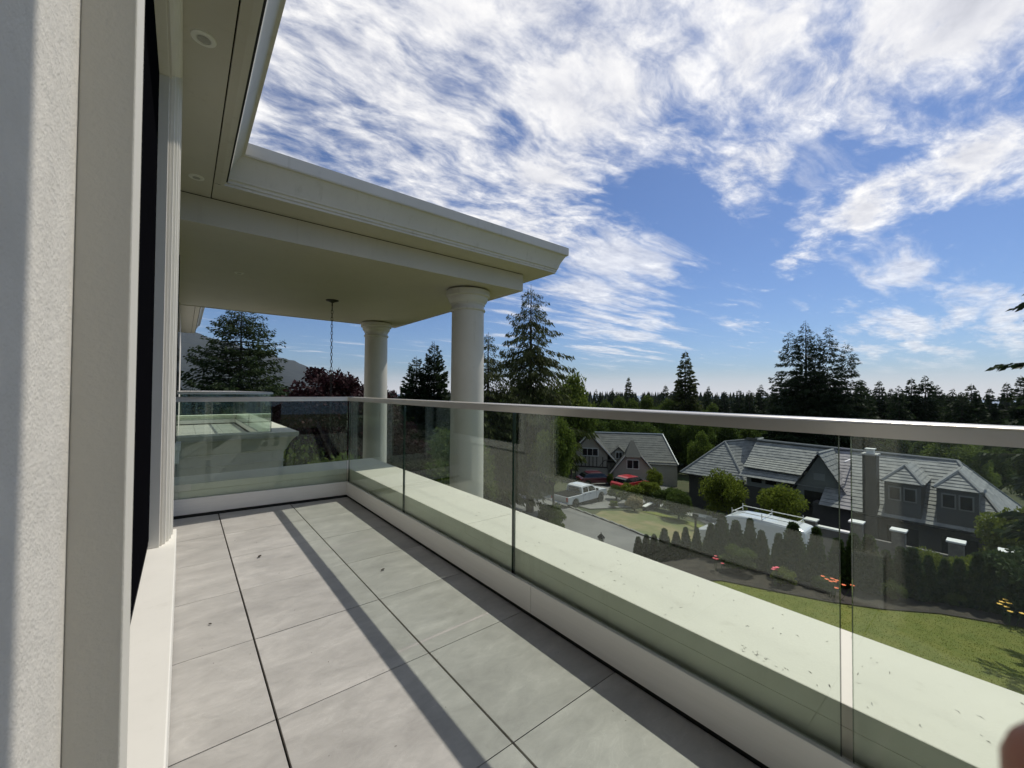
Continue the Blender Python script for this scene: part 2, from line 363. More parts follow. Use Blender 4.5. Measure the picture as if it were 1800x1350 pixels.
for ring in (farp[1:6], farp[5:9]):
    for a, b in zip(ring[:-1], ring[1:]):
        n = max(1, int(math.dist(a, b)/1.0))
        for i in range(n):
            p = (a[0]+(b[0]-a[0])*i/n, a[1]+(b[1]-a[1])*i/n); q = (a[0]+(b[0]-a[0])*(i+1)/n, a[1]+(b[1]-a[1])*(i+1)/n)
            z = (zg(*p)+zg(*q))/2; KERB.sbox(p, q, -.14, 0, z-.1, z+.15)
KERB.build('kerb', CONC, kind='structure')
# sea and the far mountain
sea = MB(); sea.v = [(0, 0, -94)]; sea.f = []
for k in range(96): x, y, _ = polar(k*3.75, 12000); sea.v.append((x, y, -94))
sea.f = [(0, 1+(k+1) % 96, 1+k) for k in range(96)]
SEA = mat('sea_water', (.06, .10, .13), .25, bump=.2, bscale=.05)
sea.build('sea', SEA, kind='structure')
HILL = mat('mountain_forest', (.010, .018, .020), .95, col2=(.018, .027, .024), vscale=.012, vdet=8, bump=6, bscale=.02)
prof = [(-60, 5.0), (-40, 7.0), (-25, 7.9), (-12, 7.9), (-4, 7.3), (-.2, 6.6), (3.9, 5.44), (8.5, 4.3), (12.5, 2.93), (16.2, 1.35), (19, .1), (22, -.6), (27, -1.2)]
hl = MB(); HN = 150; HR = 16; rnd = random.Random(5)
for i in range(HN+1):
    a = -60+87*i/HN
    for (a0, e0), (a1, e1) in zip(prof[:-1], prof[1:]):
        if a0 <= a <= a1: e = e0+(e1-e0)*(a-a0)/(a1-a0)
    e += .10*math.sin(a*1.9)+.05*math.sin(a*5.3+1)
    for j in range(HR+1):
        t = j/HR; d = 900+t*1900; zt = EYE+2800*math.tan(R(e)); zb = -34
        z = zb+(zt-zb)*(t**1.25)+ (18*math.sin(a*2.3+t*7)+9*math.sin(a*6+t*15))*t*(1-t)
        hl.v.append(polar(a, d, z))
for i in range(HN):
    for j in range(HR): hl.f.append((i*(HR+1)+j, i*(HR+1)+j+1, (i+1)*(HR+1)+j+1, (i+1)*(HR+1)+j))
hl.build('mountain', HILL, kind='structure', smooth_=True)
hs = MB()
for i in range(260):
    a = rnd.choice([rnd.uniform(-1, 4.5), rnd.uniform(8, 16.5)]); t = rnd.uniform(.02, .17)
    d = 900+t*1900; x, y, _ = polar(a, d); zt = -34+150*(t**1.25)*(.4 if a > 8 else 1)-4
    s = rnd.uniform(2.5, 5.5); hs.box(x-s, x+s, y-s, y+s, zt-6, zt+rnd.uniform(5, 8))
tag(hs.build('hillside_houses', mat('far_house_walls', (.5, .48, .45), .8, col2=(.2, .19, .18), vscale=.02), kind='stuff'), 'far pale houses scattered over the foot of the mountain', 'houses')

# ------------------------------------------------------------------ our house
house = thing('house', 'cream stucco house with balcony, round columns and moulded eaves in the foreground', 'house')
WX = -.079
wl = MB()
near_wall = MB().box(-.45, WX, -1.2, .60, -9, 3.13).build('wall', STUCCO, house)
wl.box(-.45, WX, -6, -1.201, -9, 3.13); wl.box(-.45, WX, .60, 3.02, -9, .0); wl.box(-.45, WX, .60, 3.02, 2.96, 3.13); wl.box(-.45, WX, 3.02, 18, -9, 3.13)
wall = wl.build('wall', mat('stucco_plain', (.67, .635, .57), .9, var=.05, vscale=3), house)
LIP, SOF = 3.43, 3.137
crown = [(-.03, SOF), (0, SOF), (0, SOF+.028), (.012, SOF+.030), (.012, SOF+.050), (.020, SOF+.062), (.028, SOF+.066), (.028, SOF+.078)]
for i in range(9):
    t = i/8; crown.append((.032+.088*(1-math.cos(t*1.25))/(1-math.cos(1.25))*.55+.088*t*.45, SOF+.085+.19*t))
crown += [(.128, LIP-.012), (.145, LIP-.010), (.145, LIP), (.150, LIP), (.150, LIP+.118), (.140, LIP+.122), (-.02, LIP+.122)]
cpath = [(2.3, -6), (2.3, .285), (.275, .285), (.275, 4.745), (4.755, 4.745), (4.755, 10.755), (.275, 10.755), (.275, 18)]  # begins with an unseen deep eave, shaped to cast the near wall's shadow edge
cornice = MB().sweep(cpath, crown).build('eave_cornice', CREAM2, house, smooth_=True); fixn(cornice)
roofpoly = [(2.4, -6), (2.4, .40), (.35, .40), (.35, 4.65), (4.85, 4.65), (4.85, 10.85), (.35, 10.85), (.35, 18), (-2, 18), (-2, -6)]  # wide near end covers the added, unseen shading eave
MB().prism(roofpoly, LIP+.085, LIP+.115).build('roof_deck', mat('roof_membrane', (.3, .3, .3), .9), house)
sf = MB()
for a, b in ((-6, 4.745),):
    sf.box(WX, .186, a, b+.40, SOF, SOF+.03); sf.box(.194, .262, a, b+.0, SOF+.001, SOF+.03)
sf.box(.194, 4.742, 4.758, 5.145, SOF+.001, SOF+.03); sf.box(4.36, 4.742, 5.145, 10.35, SOF+.001, SOF+.03); sf.box(WX, 4.742, 10.36, 10.742, SOF+.001, SOF+.03)
sf.box(WX, .186, 10.75, 18, SOF, SOF+.03); sf.box(.194, .262, 10.75, 18, SOF+.001, SOF+.03); sf.box(.27, 2.29, -6, .272, SOF+.001, SOF+.03)  # last box: underside of the added shading eave
soffit = sf.build('eave_soffit', CREAM, house, bevel=.002)
MB().box(WX, .3, -5.9, 18, SOF+.032, SOF+.05).box(.3, 4.7, 4.8, 10.7, SOF+.032, SOF+.05).box(.3, 2.2, -5.9, .25, SOF+.032, SOF+.05).build('soffit_backing', MEMB, house)
# porch ceiling: box beam round the edge, boarded ceiling inside
MB().box(WX, 4.37, 5.13, 10.37, 2.862, SOF-.010).build('porch_ceiling', CREAM, house)
MB().box(WX, 4.372, 5.127, 5.165, 2.85, SOF-.012).box(4.335, 4.373, 5.166, 10.334, 2.85, SOF-.012).box(WX, 4.372, 10.335, 10.373, 2.85, SOF-.012).build('ceiling_beam', CREAM, house, bevel=.003)
def column(x, y):
    p = [(.33, -8.8), (.33, -8.4), (.30, -8.3), (.285, -8.2), (.285, -3), (.278, 0), (.266, 2.45), (.266, 2.50), (.285, 2.505), (.292, 2.52), (.285, 2.54), (.268, 2.545), (.268, 2.60), (.282, 2.605), (.282, 2.625),
         (.295, 2.64), (.315, 2.665), (.325, 2.70), (.327, 2.725), (.345, 2.735), (.362, 2.742), (.362, 2.83), (.352, 2.838), (.34, 2.84)]
    return MB().lathe(p, x, y, 72).build('column', CREAM2, house, smooth_=True)
column(3.68, 5.73); column(3.70, 9.93)
# balcony bodies with crown under the coping
bprof = [(0, -9), (0, -.34), (.018, -.335), (.018, -.31), (0, -.305), (0, -.13), (.02, -.125), (.02, -.095), (.04, -.085)]
for i in range(7):
    t = i/6; bprof.append((.05+.13*t*t*.5+.13*t*.5, -.07+.24*t))
bprof += [(.20, .185), (.20, .20), (.235, .205), (.235, .228)]
fixn(MB().sweep([(1.69, -6), (1.69, 5.08), (WX, 5.08)], bprof).build('balcony_wall', CREAM2, house, smooth_=True))
fixn(MB().sweep([(1.69, 17.6), (1.69, 9.85), (WX, 9.85)][::-1], bprof).build('balcony_wall', CREAM2, house, smooth_=True))
FL, FR = (WX, 4.868), (1.46, 4.712)        # line of the far railing
def coping(poly, z1=.295, parent=None): return MB().prism(poly, .23, z1).build('coping_slab', COPE, parent or house, bevel=.004)
CI, COo = 1.480, 1.945
par = MB(); par.box(CI+.004, 1.72, -6, 4.78, -.3, .228); par.prism([(WX, 4.872), (CI+.004, 4.782), (1.72, 5.1), (WX, 5.1)], -.3, .228)
par.build('parapet', COPE, house)
ys = [-6, -3.70, -.70, 2.30]
for a, b in zip(ys[:-1], ys[1:]): coping([(CI, a+.002), (COo, a+.002), (COo, b-.002), (CI, b-.002)])
coping([(CI, 2.302), (COo, 2.302), (COo, 5.33), (CI, 4.775)]); coping([(WX, 4.868), (CI-.002, 4.777), (COo-.003, 5.332), (WX, 5.332)])
# second balcony beyond the porch
coping([(WX, 9.62), (COo, 9.62), (CI, 10.07), (WX, 10.07)]); coping([(CI, 10.074), (COo, 9.624), (COo, 17.85), (CI, 17.4)]); coping([(WX, 17.4), (CI-.002, 17.4), (COo-.003, 17.85), (WX, 17.85)])
MB().box(WX, CI-.03, 17.36, 17.4, 0, .22).box(WX, 1.72, 10.0, 10.069, -.3, .228).box(CI+.004, 1.72, 10.07, 17.4, -.3, .228).build('parapet', COPE, house)
# lights in the soffits
LAMPW = mat('light_trim', (.78, .77, .72), .35); LAMPI = mat('light_lens', (.42, .41, .38), .5)
for x, y, z in ((.057, 2.82, SOF), (.063, 4.72, SOF), (.60, 7.0, 2.862)):
    c = MB().lathe([(.030, z-.002), (.034, z-.010), (.045, z-.011), (.058, z-.006), (.060, z+.002)], x, y, 40).build('ceiling_light', LAMPW, house, smooth_=True)
    MB().lathe([(.029, z-.0085), (.015, z-.0095), (.002, z-.0095)], x, y, 30).build('light_lens', LAMPI, c, smooth_=True)
# big window beside the camera
win = MB().box(-.175, -.135, .60, .68, .32, 2.95).box(-.175, -.135, 2.93, 3.0, .32, 2.95).box(-.175, -.135, .68, 2.93, .32, .40).box(-.175, -.135, .68, 2.93, 2.87, 2.95).box(-.172, -.132, 1.75, 1.83, .40, 2.87).build('window', BLACK, house)
MB().box(-.165, -.155, .68, 1.75, .40, 2.87).build('pane', WGLASS, win); MB().box(-.165, -.155, 1.83, 2.93, .40, 2.87).build('pane', WGLASS, win)
MB().box(-.134, -.131, 1.0, 2.96, .36, 2.93).build('black_window_sheet', SCREEN, win)  # added black sheet, keeps bright grazing reflections off the panes
MB().box(-1.6, -1.58, -1, 5, -.2, 3.1).build('room_partition', mat('dim_room_wall', (.12, .11, .10), .9), house)
cs = MB(); cs.box(WX, -.0405, .535, .609, .302, 3.09)
cs.build('casing', mat('casing_paint', (.62, .595, .53), .6, bump=.0008, bscale=220), house, bevel=.0015)
steps = [(3.0, 3.045, -.089), (3.045, 3.09, -.064), (3.09, 3.14, -.050), (3.14, 3.215, -.041), (3.215, 3.24, -.034)]
hsteps = [(2.955, 2.995, -.089), (2.995, 3.025, -.064), (3.025, 3.055, -.050), (3.055, 3.105, -.041), (3.105, 3.13, -.034)]
cs = MB()
for (a, b, x), (c, d, _) in zip(steps, hsteps):
    cs.box(-.20, x, a, b, .302, c+.0); cs.box(-.20, x, .615, b, c, d)
cs.build('casing', WHITE, house, bevel=.0015)
MB().prism([(-.30, .45), (-.017, .45), (-.017, 3.34), (-.30, 3.34)], .02, .300).build('window_sill', WHITE, house, bevel=.004)
# neighbouring window further along the wall, its sill just showing past the casing
s2 = MB().box(WX, -.020, 5.35, 5.62, .42, .56).box(WX, -.010, 5.30, 5.67, .56, .62); s2.build('window_sill', WHITE, house, bevel=.004)
w2 = MB().box(-.12, -.048, 5.52, 5.56, .62, 2.6).build('window', BLACK, house)
for ya, yb, za, zb in ((3.45, 5.05, .50, 2.75), (5.75, 7.2, -3.0, 2.55), (7.6, 9.1, -3.0, 2.55)):  # the two tall porch windows are unseen, added to darken the railing glass reflections
    f_ = MB().box(WX, -.062, ya, yb, za, zb).build('window', WHITE, house); MB().box(-.062, -.056, ya+.09, yb-.09, za+.09, zb-.09).build('pane', DARKGL, f_)

# ------------------------------------------------------------------ balcony floor and tiles
fl = MB().box(-.074, 1.478, -5, 4.86, -.30, -.022).build('balcony_floor', MEMB, kind='structure')
xs = [-.074, .281, .882, 1.436]; y0 = 1.072
TB = []
k = -6
rows = []
while y0+.6*k < 4.7: rows.append((y0+.6*k, min(y0+.6*(k+1), 4.80))); k += 1
rt_ = random.Random(3)
for (a, b) in rows:
    for i in range(3):
        xa, xb = xs[i]+(.004 if i else 0), xs[i+1]-(.004 if i < 2 else 0)
        ya, yb = a+.0018, b-.0018
        if i == 0: ya += .004; yb += .004
        if b > 4.6:  # last row is cut along the skewed far edge
            fy = lambda x: 4.845-(x+.08)*.10-.035
            poly = [(xa, ya), (xb, ya), (xb, fy(xb)), (xa, fy(xa))]
            if ya > fy(xb)-.02: continue
        else: poly = [(xa, ya), (xb, ya), (xb, yb), (xa, yb)]
        z = -rt_.uniform(0, .0012)
        MB().prism(poly, -.020, z).build('tile', TILE, fl, bevel=.0012)
f2 = MB().box(WX, 1.478, 10.07, 17.36, -.3, -.022).build('balcony_floor', MEMB, kind='structure')
f2.name = 'far_balcony_floor'
for i in range(3):
    for j in range(12):
        a = 10.12+.6*j; MB().box([WX, .281, .882][i]+.003, [.281, .882, 1.415][i]-.003, a+.003, a+.597, -.02, 0).build('tile', TILE, f2)

# ------------------------------------------------------------------ railings
def rail_profile(h=1.110, w=.025):
    p = []
    for i in range(9):
        a = math.pi*i/8; p.append((math.cos(a)*w, h-.014+math.sin(a)*.014))
    return [(w, h-.047)]+p+[(-w, h-.047)]
def railing(name, label, segs, joints, handz=1.110):
    """segs: list of (p0, p1, [panel intervals as fractions of length in metres])"""
    t = thing(name, label, 'railing', (*segs[0][0], 0))
    loc = Vector((*segs[0][0], 0))
    def put(mb, n, m, **k):
        o = mb.build(n, m, t, **k); o.data.transform(Matrix.Translation(-loc)); return o
    pts = [segs[0][0]]+[s[1] for s in segs]
    put(MB().sweep(pts, rail_profile(handz), closed=True), 'handrail', STEEL, smooth_=True, bevel=0)
    for si, (p0, p1, panels, shoes) in enumerate(segs):
        d = Vector((p1[0]-p0[0], p1[1]-p0[1])); L = d.length; d.normalize()
        at = lambda s: (p0[0]+d.x*s, p0[1]+d.y*s)
        for a, b in panels:
            g = put(MB().sbox(at(a), at(b), -.0065, .0065, .10, handz-.035), 'glass_panel', GLASS)
            for s in (a, b):
                q = (s-.0006, s-.0001) if s == a else (s+.0001, s+.0006)
                ge = MB().sbox(at(q[0]), at(q[1]), -.0065, .0065, .11, handz-.036).build('glass_edge', GEDGE, g); ge.data.transform(Matrix.Translation(-loc))
        for a, b in shoes:
            s = put(MB().sbox(at(a), at(b), -.0300, -.0115, .020, .165).sbox(at(a), at(b), .0115, .018, .030, .150).sbox(at(a), at(b), -.0115, .0115, .030, .090), 'base_shoe', ALU, bevel=.0015)
            gk = MB().sbox(at(a), at(b), -.0115, -.0066, .088, .158).sbox(at(a), at(b), .0066, .0115, .088, .146).build('gasket', GASK, s); gk.data.transform(Matrix.Translation(-loc))
        put(MB().sbox(at(0), at(L), -.016, .016, -.018, .030), 'shoe_gap_shade', GASK)  # black strip stands in for the shade in the gap below the shoe
    return t
# main run goes away from the camera; its right-hand side is outside
Y0 = -5.0
j = [.303, 1.781, 3.243]
def iv(l): return [(a-Y0, b-Y0) for a, b in l]
pan = iv([(-4.12, -2.66), (-2.63, -1.17), (-1.155, .289), (.317, 1.772), (1.789, 3.234), (3.251, 4.700)])
sh = iv([(-5, -1.40), (-1.398, 1.60), (1.602, 4.722)])
fl_len = math.dist(FR, FL)
# far run starts at the corner and returns to the wall
railing('glass_railing', 'long frameless glass railing with rounded steel handrail round the near balcony', [((1.46, Y0), FR, pan, sh), (FR, FL, [(.022, fl_len-.02)], [(.028, fl_len)])], j)
railing('glass_railing', 'small glass railing of the second balcony beyond the columns', [((WX, 9.885), (1.46, 9.885), [(.02, 1.50)], [(.0, 1.51)]), ][:0] + [((1.46, 17.2), (1.46, 9.885), [(.02, 3.6), (3.62, 7.29)], [(.0, 7.28)])][:0] or
        [((WX, 17.25), (1.46, 17.25), [(.01, 1.50)], [(0, 1.52)]), ((1.46, 17.25), (1.46, 9.885), [(.03, 3.6), (3.62, 7.34)], [(.03, 7.35)]), ((1.46, 9.885), (WX, 9.885), [(.03, 1.51)], [(.03, 1.53)])], j, 1.135)

# ------------------------------------------------------------------ pendant on a chain
IRON = mat('dark_bronze', (.02, .016, .012), .45, metal=.3)
pl = thing('pendant_lantern', 'black iron pendant hanging on a long chain from the porch ceiling', 'lantern', (2.14, 8.0, 2.862))
MB().lathe([(.005, -.14), (.012, -.10), (.012, -.05), (.025, -.045), (.06, -.028), (.11, -.012), (.115, 0)], n=32).build('ceiling_rose', IRON, pl, smooth_=True)
ch = MB(); z = -.12; kk = 0
while z > -3.05:
    c = Vector((0, 0, z-.034)); pts = []
    for i in range(11):
        a = 2*math.pi*i/10; u = .017*math.cos(a); v = .034*math.sin(a)+(.008 if math.sin(a) > 0 else -.008)
        pts.append((u, 0, c.z+v) if kk % 2 else (0, u, c.z+v))
    ch.tube(pts, .0052, 5, cap=False); z -= .066; kk += 1
ch.build('chain', IRON, pl)
ln = MB(); b = z-.02
for k in range(6):
    a = k*math.pi/3; a2 = a+math.pi/3
    for q in (b-.12, b-.62): ln.tube([(.19*math.cos(a), .19*math.sin(a), q), (.19*math.cos(a2), .19*math.sin(a2), q)], .010, 5)
    ln.tube([(.19*math.cos(a), .19*math.sin(a), b-.12), (.19*math.cos(a), .19*math.sin(a), b-.62)], .010, 5); ln.tube([(.19*math.cos(a), .19*math.sin(a), b-.12), (0, 0, b+.02)], .009, 5)
ln.build('lantern_frame', IRON, pl)

# ------------------------------------------------------------------ litter on tiles and coping
rl = random.Random(11); LEAFD = mat('dry_leaf', (.028, .02, .012), .8); lit = MB()
def needle(mb, x, y, z, L, wd, a, m=None):
    d = Vector((math.cos(a), math.sin(a), 0)); n = Vector((-d.y, d.x, 0)); c = Vector((x, y, z)); k = n*L*rl.uniform(-.25, .25)
    mb.add([c-d*L/2, c+k-n*wd/2+Vector((0, 0, wd*.5)), c+d*L/2, c+k+n*wd/2], [(0, 1, 2, 3)])
def _lit(n, x0, x1, y0, y1, z, l0, l1):
    for _ in range(n): needle(lit, rl.uniform(x0, x1), y0+(y1-y0)*rl.random(), z, rl.uniform(l0, l1), rl.uniform(.0010, .0028), rl.uniform(0, 6.28))
_lit(150, 1.50, 1.92, 0.0, 4.4, .2965, .005, .022); _lit(60, 1.50, 1.92, -1, 0.0, .2965, .005, .02); _lit(90, 0, 1.38, .8, 4.6, .001, .004, .011)
for _ in range(22): needle(lit, rl.gauss(1.52, .012), rl.gauss(.55, .05), .2965, .012, .0016, rl.uniform(0, 6.28))
tag(lit.build('leaf_litter', mat('litter', (.10, .085, .055), .9, col2=(.03, .025, .018), vscale=30), kind='stuff'), 'small dry needles and specks scattered on coping and tiles', 'litter')
def curl(x, y, s, a, label):
    mb = MB(); pts = []
    for i in range(6):
        for jx in range(4):
            u = i/5-.5; v = jx/3-.5; ww = math.cos(u*2.9)*.5
            pts.append((u*s, v*s*ww, .003+abs(v)*s*.7*ww+abs(u)*s*.25))
    mb.add(pts, [(i*4+q, (i+1)*4+q, (i+1)*4+q+1, i*4+q+1) for i in range(5) for q in range(3)])
    o = mb.build('dry_leaf', LEAFD); o.location = (x, y, 0); o.rotation_euler = (0, 0, a)
    md = o.modifiers.new('t', 'SOLIDIFY'); md.thickness = .0008
    tag(o, label, 'leaf')
curl(.44, 3.36, .040, 1.0, 'curled dark dry leaf lying on a far middle tile')
curl(1.04, 2.62, .030, .3, 'small dark leaf scrap on the tiles between the rail shadow and the railing')
curl(.125, 2.55, .018, 2.3, 'tiny dark crumb on a tile near the window side')

# ------------------------------------------------------------------ foliage generators
def quads_mesh(name, V, mats):
    """V: (n,4,3) array of leaf quads"""
    n = len(V); me = bpy.data.meshes.new(name); me.vertices.add(n*4); me.vertices.foreach_set('co', V.reshape(-1).astype(np.float32))
    me.loops.add(n*4); me.loops.foreach_set('vertex_index', np.arange(n*4, dtype=np.int32))
    me.polygons.add(n); me.polygons.foreach_set('loop_start', np.arange(0, n*4, 4, dtype=np.int32))
    me.update(calc_edges=True); me.validate()
    for m in mats: me.materials.append(m)
    return me
def unit(v): return v/np.maximum(np.linalg.norm(v, axis=-1, keepdims=True), 1e-9)
def sprays(base, d, L, wd, rs):
    """diamond leaf/spray quads"""
    n = len(base); r = unit(rs.normal(size=(n, 3))); side = unit(np.cross(d, r))
    L = L[:, None]; wd = wd[:, None]
    tip = base+d*L; mid = base+d*L*.45
    droop = np.zeros((n, 3)); droop[:, 2] = -.08*L[:, 0]
    return np.stack([base, mid+side*wd, tip+droop, mid-side*wd], 1)
def conifer(h, r, seed, nb=220, dens=26, size=.34, droop=.35, upt=.25, base=.08, p=.85, jag=.35, wid=.30, hang=.25, thin=.24, bare=0., lo=.55, lk=4.5):
    rs = np.random.RandomState(seed); t = np.sort(rs.uniform(0, 1, nb)**1.15)  # 0 low .. 1 top
    z0 = h*(base+(1-base)*t*.985); L = r*((1-t)**p+.03)*(1-jag*rs.random(nb)); low = np.minimum(1, lo+t*lk); L *= low
    az = np.arange(nb)*2.399+rs.normal(0, .3, nb)
    cnt = np.maximum(4, (dens*L/r*3.0).astype(int)); idx = np.repeat(np.arange(nb), cnt); n = len(idx)
    s = np.maximum(rs.random(n)**.7, .12 if bare == 0 else bare)
    Lb = L[idx]; A = az[idx]; rad = np.stack([np.cos(A), np.sin(A), 0*A], 1); lat = np.stack([-np.sin(A), np.cos(A), 0*A], 1)
    sgn = rs.choice([-1, 1], n); off = rs.random(n)*wid*Lb*(1-.75*s)*sgn
    P = rad*(Lb*s)[:, None]+lat*off[:, None]; P[:, 2] += z0[idx]-droop*Lb*s+upt*Lb*s*s-np.abs(off)*.25+rs.normal(0, .03*r/2, n)
    d = unit(rad*rs.uniform(.4, 1.1, n)[:, None]+lat*(sgn*rs.uniform(.1, .9, n))[:, None]+np.array([0, 0, 1])*(rs.uniform(-.5, .12, n)-hang)[:, None])
    sz = size*rs.uniform(.6, 1.3, n)*(.28+.72*(1-t[idx])**.7)
    Q = sprays(P, d, sz, sz*thin, rs)
    mb = MB(); mb.tube([(0, 0, -1.0), (0, 0, h*.3), (0, 0, h*.7), (0, 0, h*.995)], [h*.018, h*.013, h*.006, .01], 8)
    for i in range(0, nb):
        if L[i] < r*.12: continue
        c, s_ = math.cos(az[i]), math.sin(az[i]); pts = [(c*L[i]*u, s_*L[i]*u, z0[i]-droop*L[i]*u+upt*L[i]*u*u) for u in (0, .5, .95)]
        mb.tube(pts, [.012*L[i]+.006, .008*L[i]+.003, .003], 3, cap=False)
    return Q, mb
def broad(h, rx, rz, seed, clumps=46, per=420, size=.16, trunk=.35, spread=.36, cz=None, shape=1.):
    rs = np.random.RandomState(seed); cz = cz or h-rz; c = unit(rs.normal(size=(clumps, 3)))*(rs.random((clumps, 1))**.4)
    c[:, 2] = np.where(c[:, 2] < -.55, -c[:, 2]*.5, c[:, 2])
    C = c*np.array([rx, rx, rz])*.82+np.array([0, 0, cz]); cs = rs.uniform(.6, 1.25, clumps)*spread*rx
    idx = np.repeat(np.arange(clumps), per); n = len(idx)
    o = unit(rs.normal(size=(n, 3)))*(rs.random((n, 1))**.45); o[:, 2] *= .72
    P = C[idx]+o*cs[idx][:, None]; out = unit(P-np.array([0, 0, cz-rz*.4]))
    d = unit(rs.normal(size=(n, 3))*.8+out*.5+np.array([0, 0, -.25])); sz = size*rs.uniform(.6, 1.3, n)
    Q = sprays(P, d, sz, sz*.36, rs)
    mb = MB(); tr = max(.05, h*.022); mb.tube([(0, 0, -1.0), (0, 0, h*trunk*.6), (.05*rx, 0, h*trunk)], [tr*1.3, tr, tr*.8], 8)
    for i in range(0, clumps, 2):
        e = C[i]; m = (np.array([.05*rx, 0, h*trunk])*.45+e*.55)+rs.normal(0, .08*rx, 3); mb.tube([(.05*rx, 0, h*trunk), tuple(m), tuple(e)], [tr*.5, tr*.28, tr*.08], 4, cap=False)
    return Q, mb
def cypress(h, r, seed, n=2600, size=.11):
    rs = np.random.RandomState(seed); t = rs.random(n)**.85; lob = 1+.16*np.sin(rs.randint(3, 6)*np.arange(n)*0+0)
    A = rs.uniform(0, 6.28, n); prof = r*np.minimum(1, (t+.12)*4)*np.maximum(.02, (1-t)**.9)*(1+.20*np.sin(A*3+seed)*np.sin(t*9+seed))
    rr = prof*(.70+.46*rs.random(n)**3)
    P = np.stack([np.cos(A)*rr, np.sin(A)*rr, t*h*.94], 1); rad = np.stack([np.cos(A), np.sin(A), 0*A], 1)
    d = unit(rad*rs.uniform(.1, .8, n)[:, None]+np.array([0, 0, 1.])*rs.uniform(.5, 1.2, n)[:, None]+rs.normal(0, .18, (n, 3)))
    sz = size*rs.uniform(.6, 1.4, n); Q = sprays(P, d, sz, sz*.36, rs)
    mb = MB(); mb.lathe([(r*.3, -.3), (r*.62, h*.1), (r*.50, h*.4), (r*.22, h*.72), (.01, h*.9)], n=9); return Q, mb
BARK = mat('bark', (.055, .042, .032), .95, col2=(.03, .024, .02), vscale=8, vstretch=(4, 4, 1), bump=.02, bscale=20)
L_FIR = leafmat('fir_needles', (0.015, 0.030, 0.012), (0.054, 0.078, 0.027))
L_CED = leafmat('cedar_needles', (0.026, 0.043, 0.014), (0.109, 0.123, 0.038))
L_DK = leafmat('dark_needles', (0.013, 0.026, 0.011), (0.045, 0.067, 0.026))
L_PLUM = leafmat('plum_leaves', (.014, .007, .008), (.052, .020, .022), trans=.2)
L_MAP = leafmat('maple_leaves', (0.060, 0.096, 0.017), (0.192, 0.240, 0.048), trans=.42)
L_GRN = leafmat('green_leaves', (0.038, 0.068, 0.015), (0.135, 0.180, 0.038), trans=.4)
L_YEL = leafmat('yellow_green_leaves', (0.077, 0.110, 0.013), (0.242, 0.275, 0.044), trans=.45)
L_THU = leafmat('thuja_leaves', (0.023, 0.049, 0.015), (0.080, 0.118, 0.034), trans=.25)
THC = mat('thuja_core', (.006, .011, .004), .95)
HEAVY = {}
def tree(name, label, cat, key, Q, mb, lm, loc, rz=0., s=1., group=None, parts=('crown', 'trunk'), tm=None):
    if key not in HEAVY:
        me = quads_mesh(key+'_crown', Q, [lm]); tmesh = bpy.data.meshes.new(key+'_trunk'); tmesh.from_pydata(mb.v, [], mb.f); tmesh.materials.append(tm or BARK)
        HEAVY[key] = (me, tmesh)
    me, tmesh = HEAVY[key]
    t = thing(name, label, cat, loc, rz, group); t.scale = (s, s, s) if not isinstance(s, tuple) else s
    link(parts[0], me, t); link(parts[1], tmesh, t)
    return t
def at(az, d, dz=0.):
    x, y, _ = polar(az, d); return (x, y, zg(x, y)+dz)
def hgt(az, d, el):
    return EYE+d*math.tan(R(el))-at(az, d)[2]
# ---- named trees
h = hgt(41.6, 31, 15.0); tree('fir_tree', 'tallest feathery conifer rising beside the near column, trunk by the street', 'tree', 'bigfir', *conifer(h, 6.1, 3, 250, 105, .50, .46, .14, .12, .56, .62, .28, .85, .14, 0., .22, 2.3), L_CED, at(41.6, 31))
h = hgt(35.8, 29, 8.0); tree('fir_tree', 'dark shaggy conifer directly behind the near column', 'tree', 'colfir', *conifer(h, 4.1, 8, 240, 70, .40, .45, .12, .10, .6, .45, .34, .7, .15), L_CED, at(35.6, 28))
h = hgt(4.9, 30, 9.9); tree('fir_tree', 'broad dark fir in front of the mountain, under the porch ceiling', 'tree', 'leftfir', *conifer(h, 4.7, 12, 420, 95, .34, .22, .26, .08, .40, .40, .32, .12, .22), L_FIR, at(5.2, 30))
h = hgt(26, 30, 6.3); Q = conifer(h, 2.3, 21, 300, 80, .34, -.1, .30, .04, .62, .3, .5, -.45, .24)
tree('fir_tree', 'left and lower one of two dark pointed conifers between the columns', 'tree', 'pairfir', *Q, L_DK, at(25.7, 30), .5, (1.1, 1.1, .94))
tree('fir_tree', 'right and taller one of two dark pointed conifers between the columns', 'tree', 'pairfir', *Q, L_DK, at(28.1, 30), 2.1, (1, 1, 1.03))
tree('fir_tree', 'small dark conifer at the left foot of the pointed pair between the columns', 'tree', 'pairfir', *Q, L_DK, at(23.2, 31), 4.1, (1.2, 1.2, .56))
h = hgt(12.6, 21, 4.1); P_ = broad(h, 2.6, 3.0, 31, 60, 420, .17, .4, .30)
tree('plum_tree', 'purple leaved plum tree behind the hanging chain', 'tree', 'plum', *P_, L_PLUM, at(13.6, 21), .3)
tree('plum_tree', 'purple leaved plum tree just left of the far column', 'tree', 'plum', *P_, L_PLUM, at(18.2, 20.5), 2.6, (.95, .95, .95))
tree('plum_tree', 'purple leaved tree lower down behind the far glass panel', 'tree', 'plum', *P_, L_PLUM, at(23.0, 19), 4.0, (.8, .8, .72))
G_ = broad(7, 3.0, 3.4, 41, 90, 330, .22, .22, .34, cz=3.5);  Y_ = broad(7, 3.0, 3.0, 47, 38, 230, .27, .25, .36, cz=3.9);  H_ = broad(7, 2.9, 2.3, 49, 60, 460, .22, .36, .36, cz=4.7); M_ = broad(7, 2.7, 3.0, 43, 60, 480, .24, .25, .40, cz=3.9)
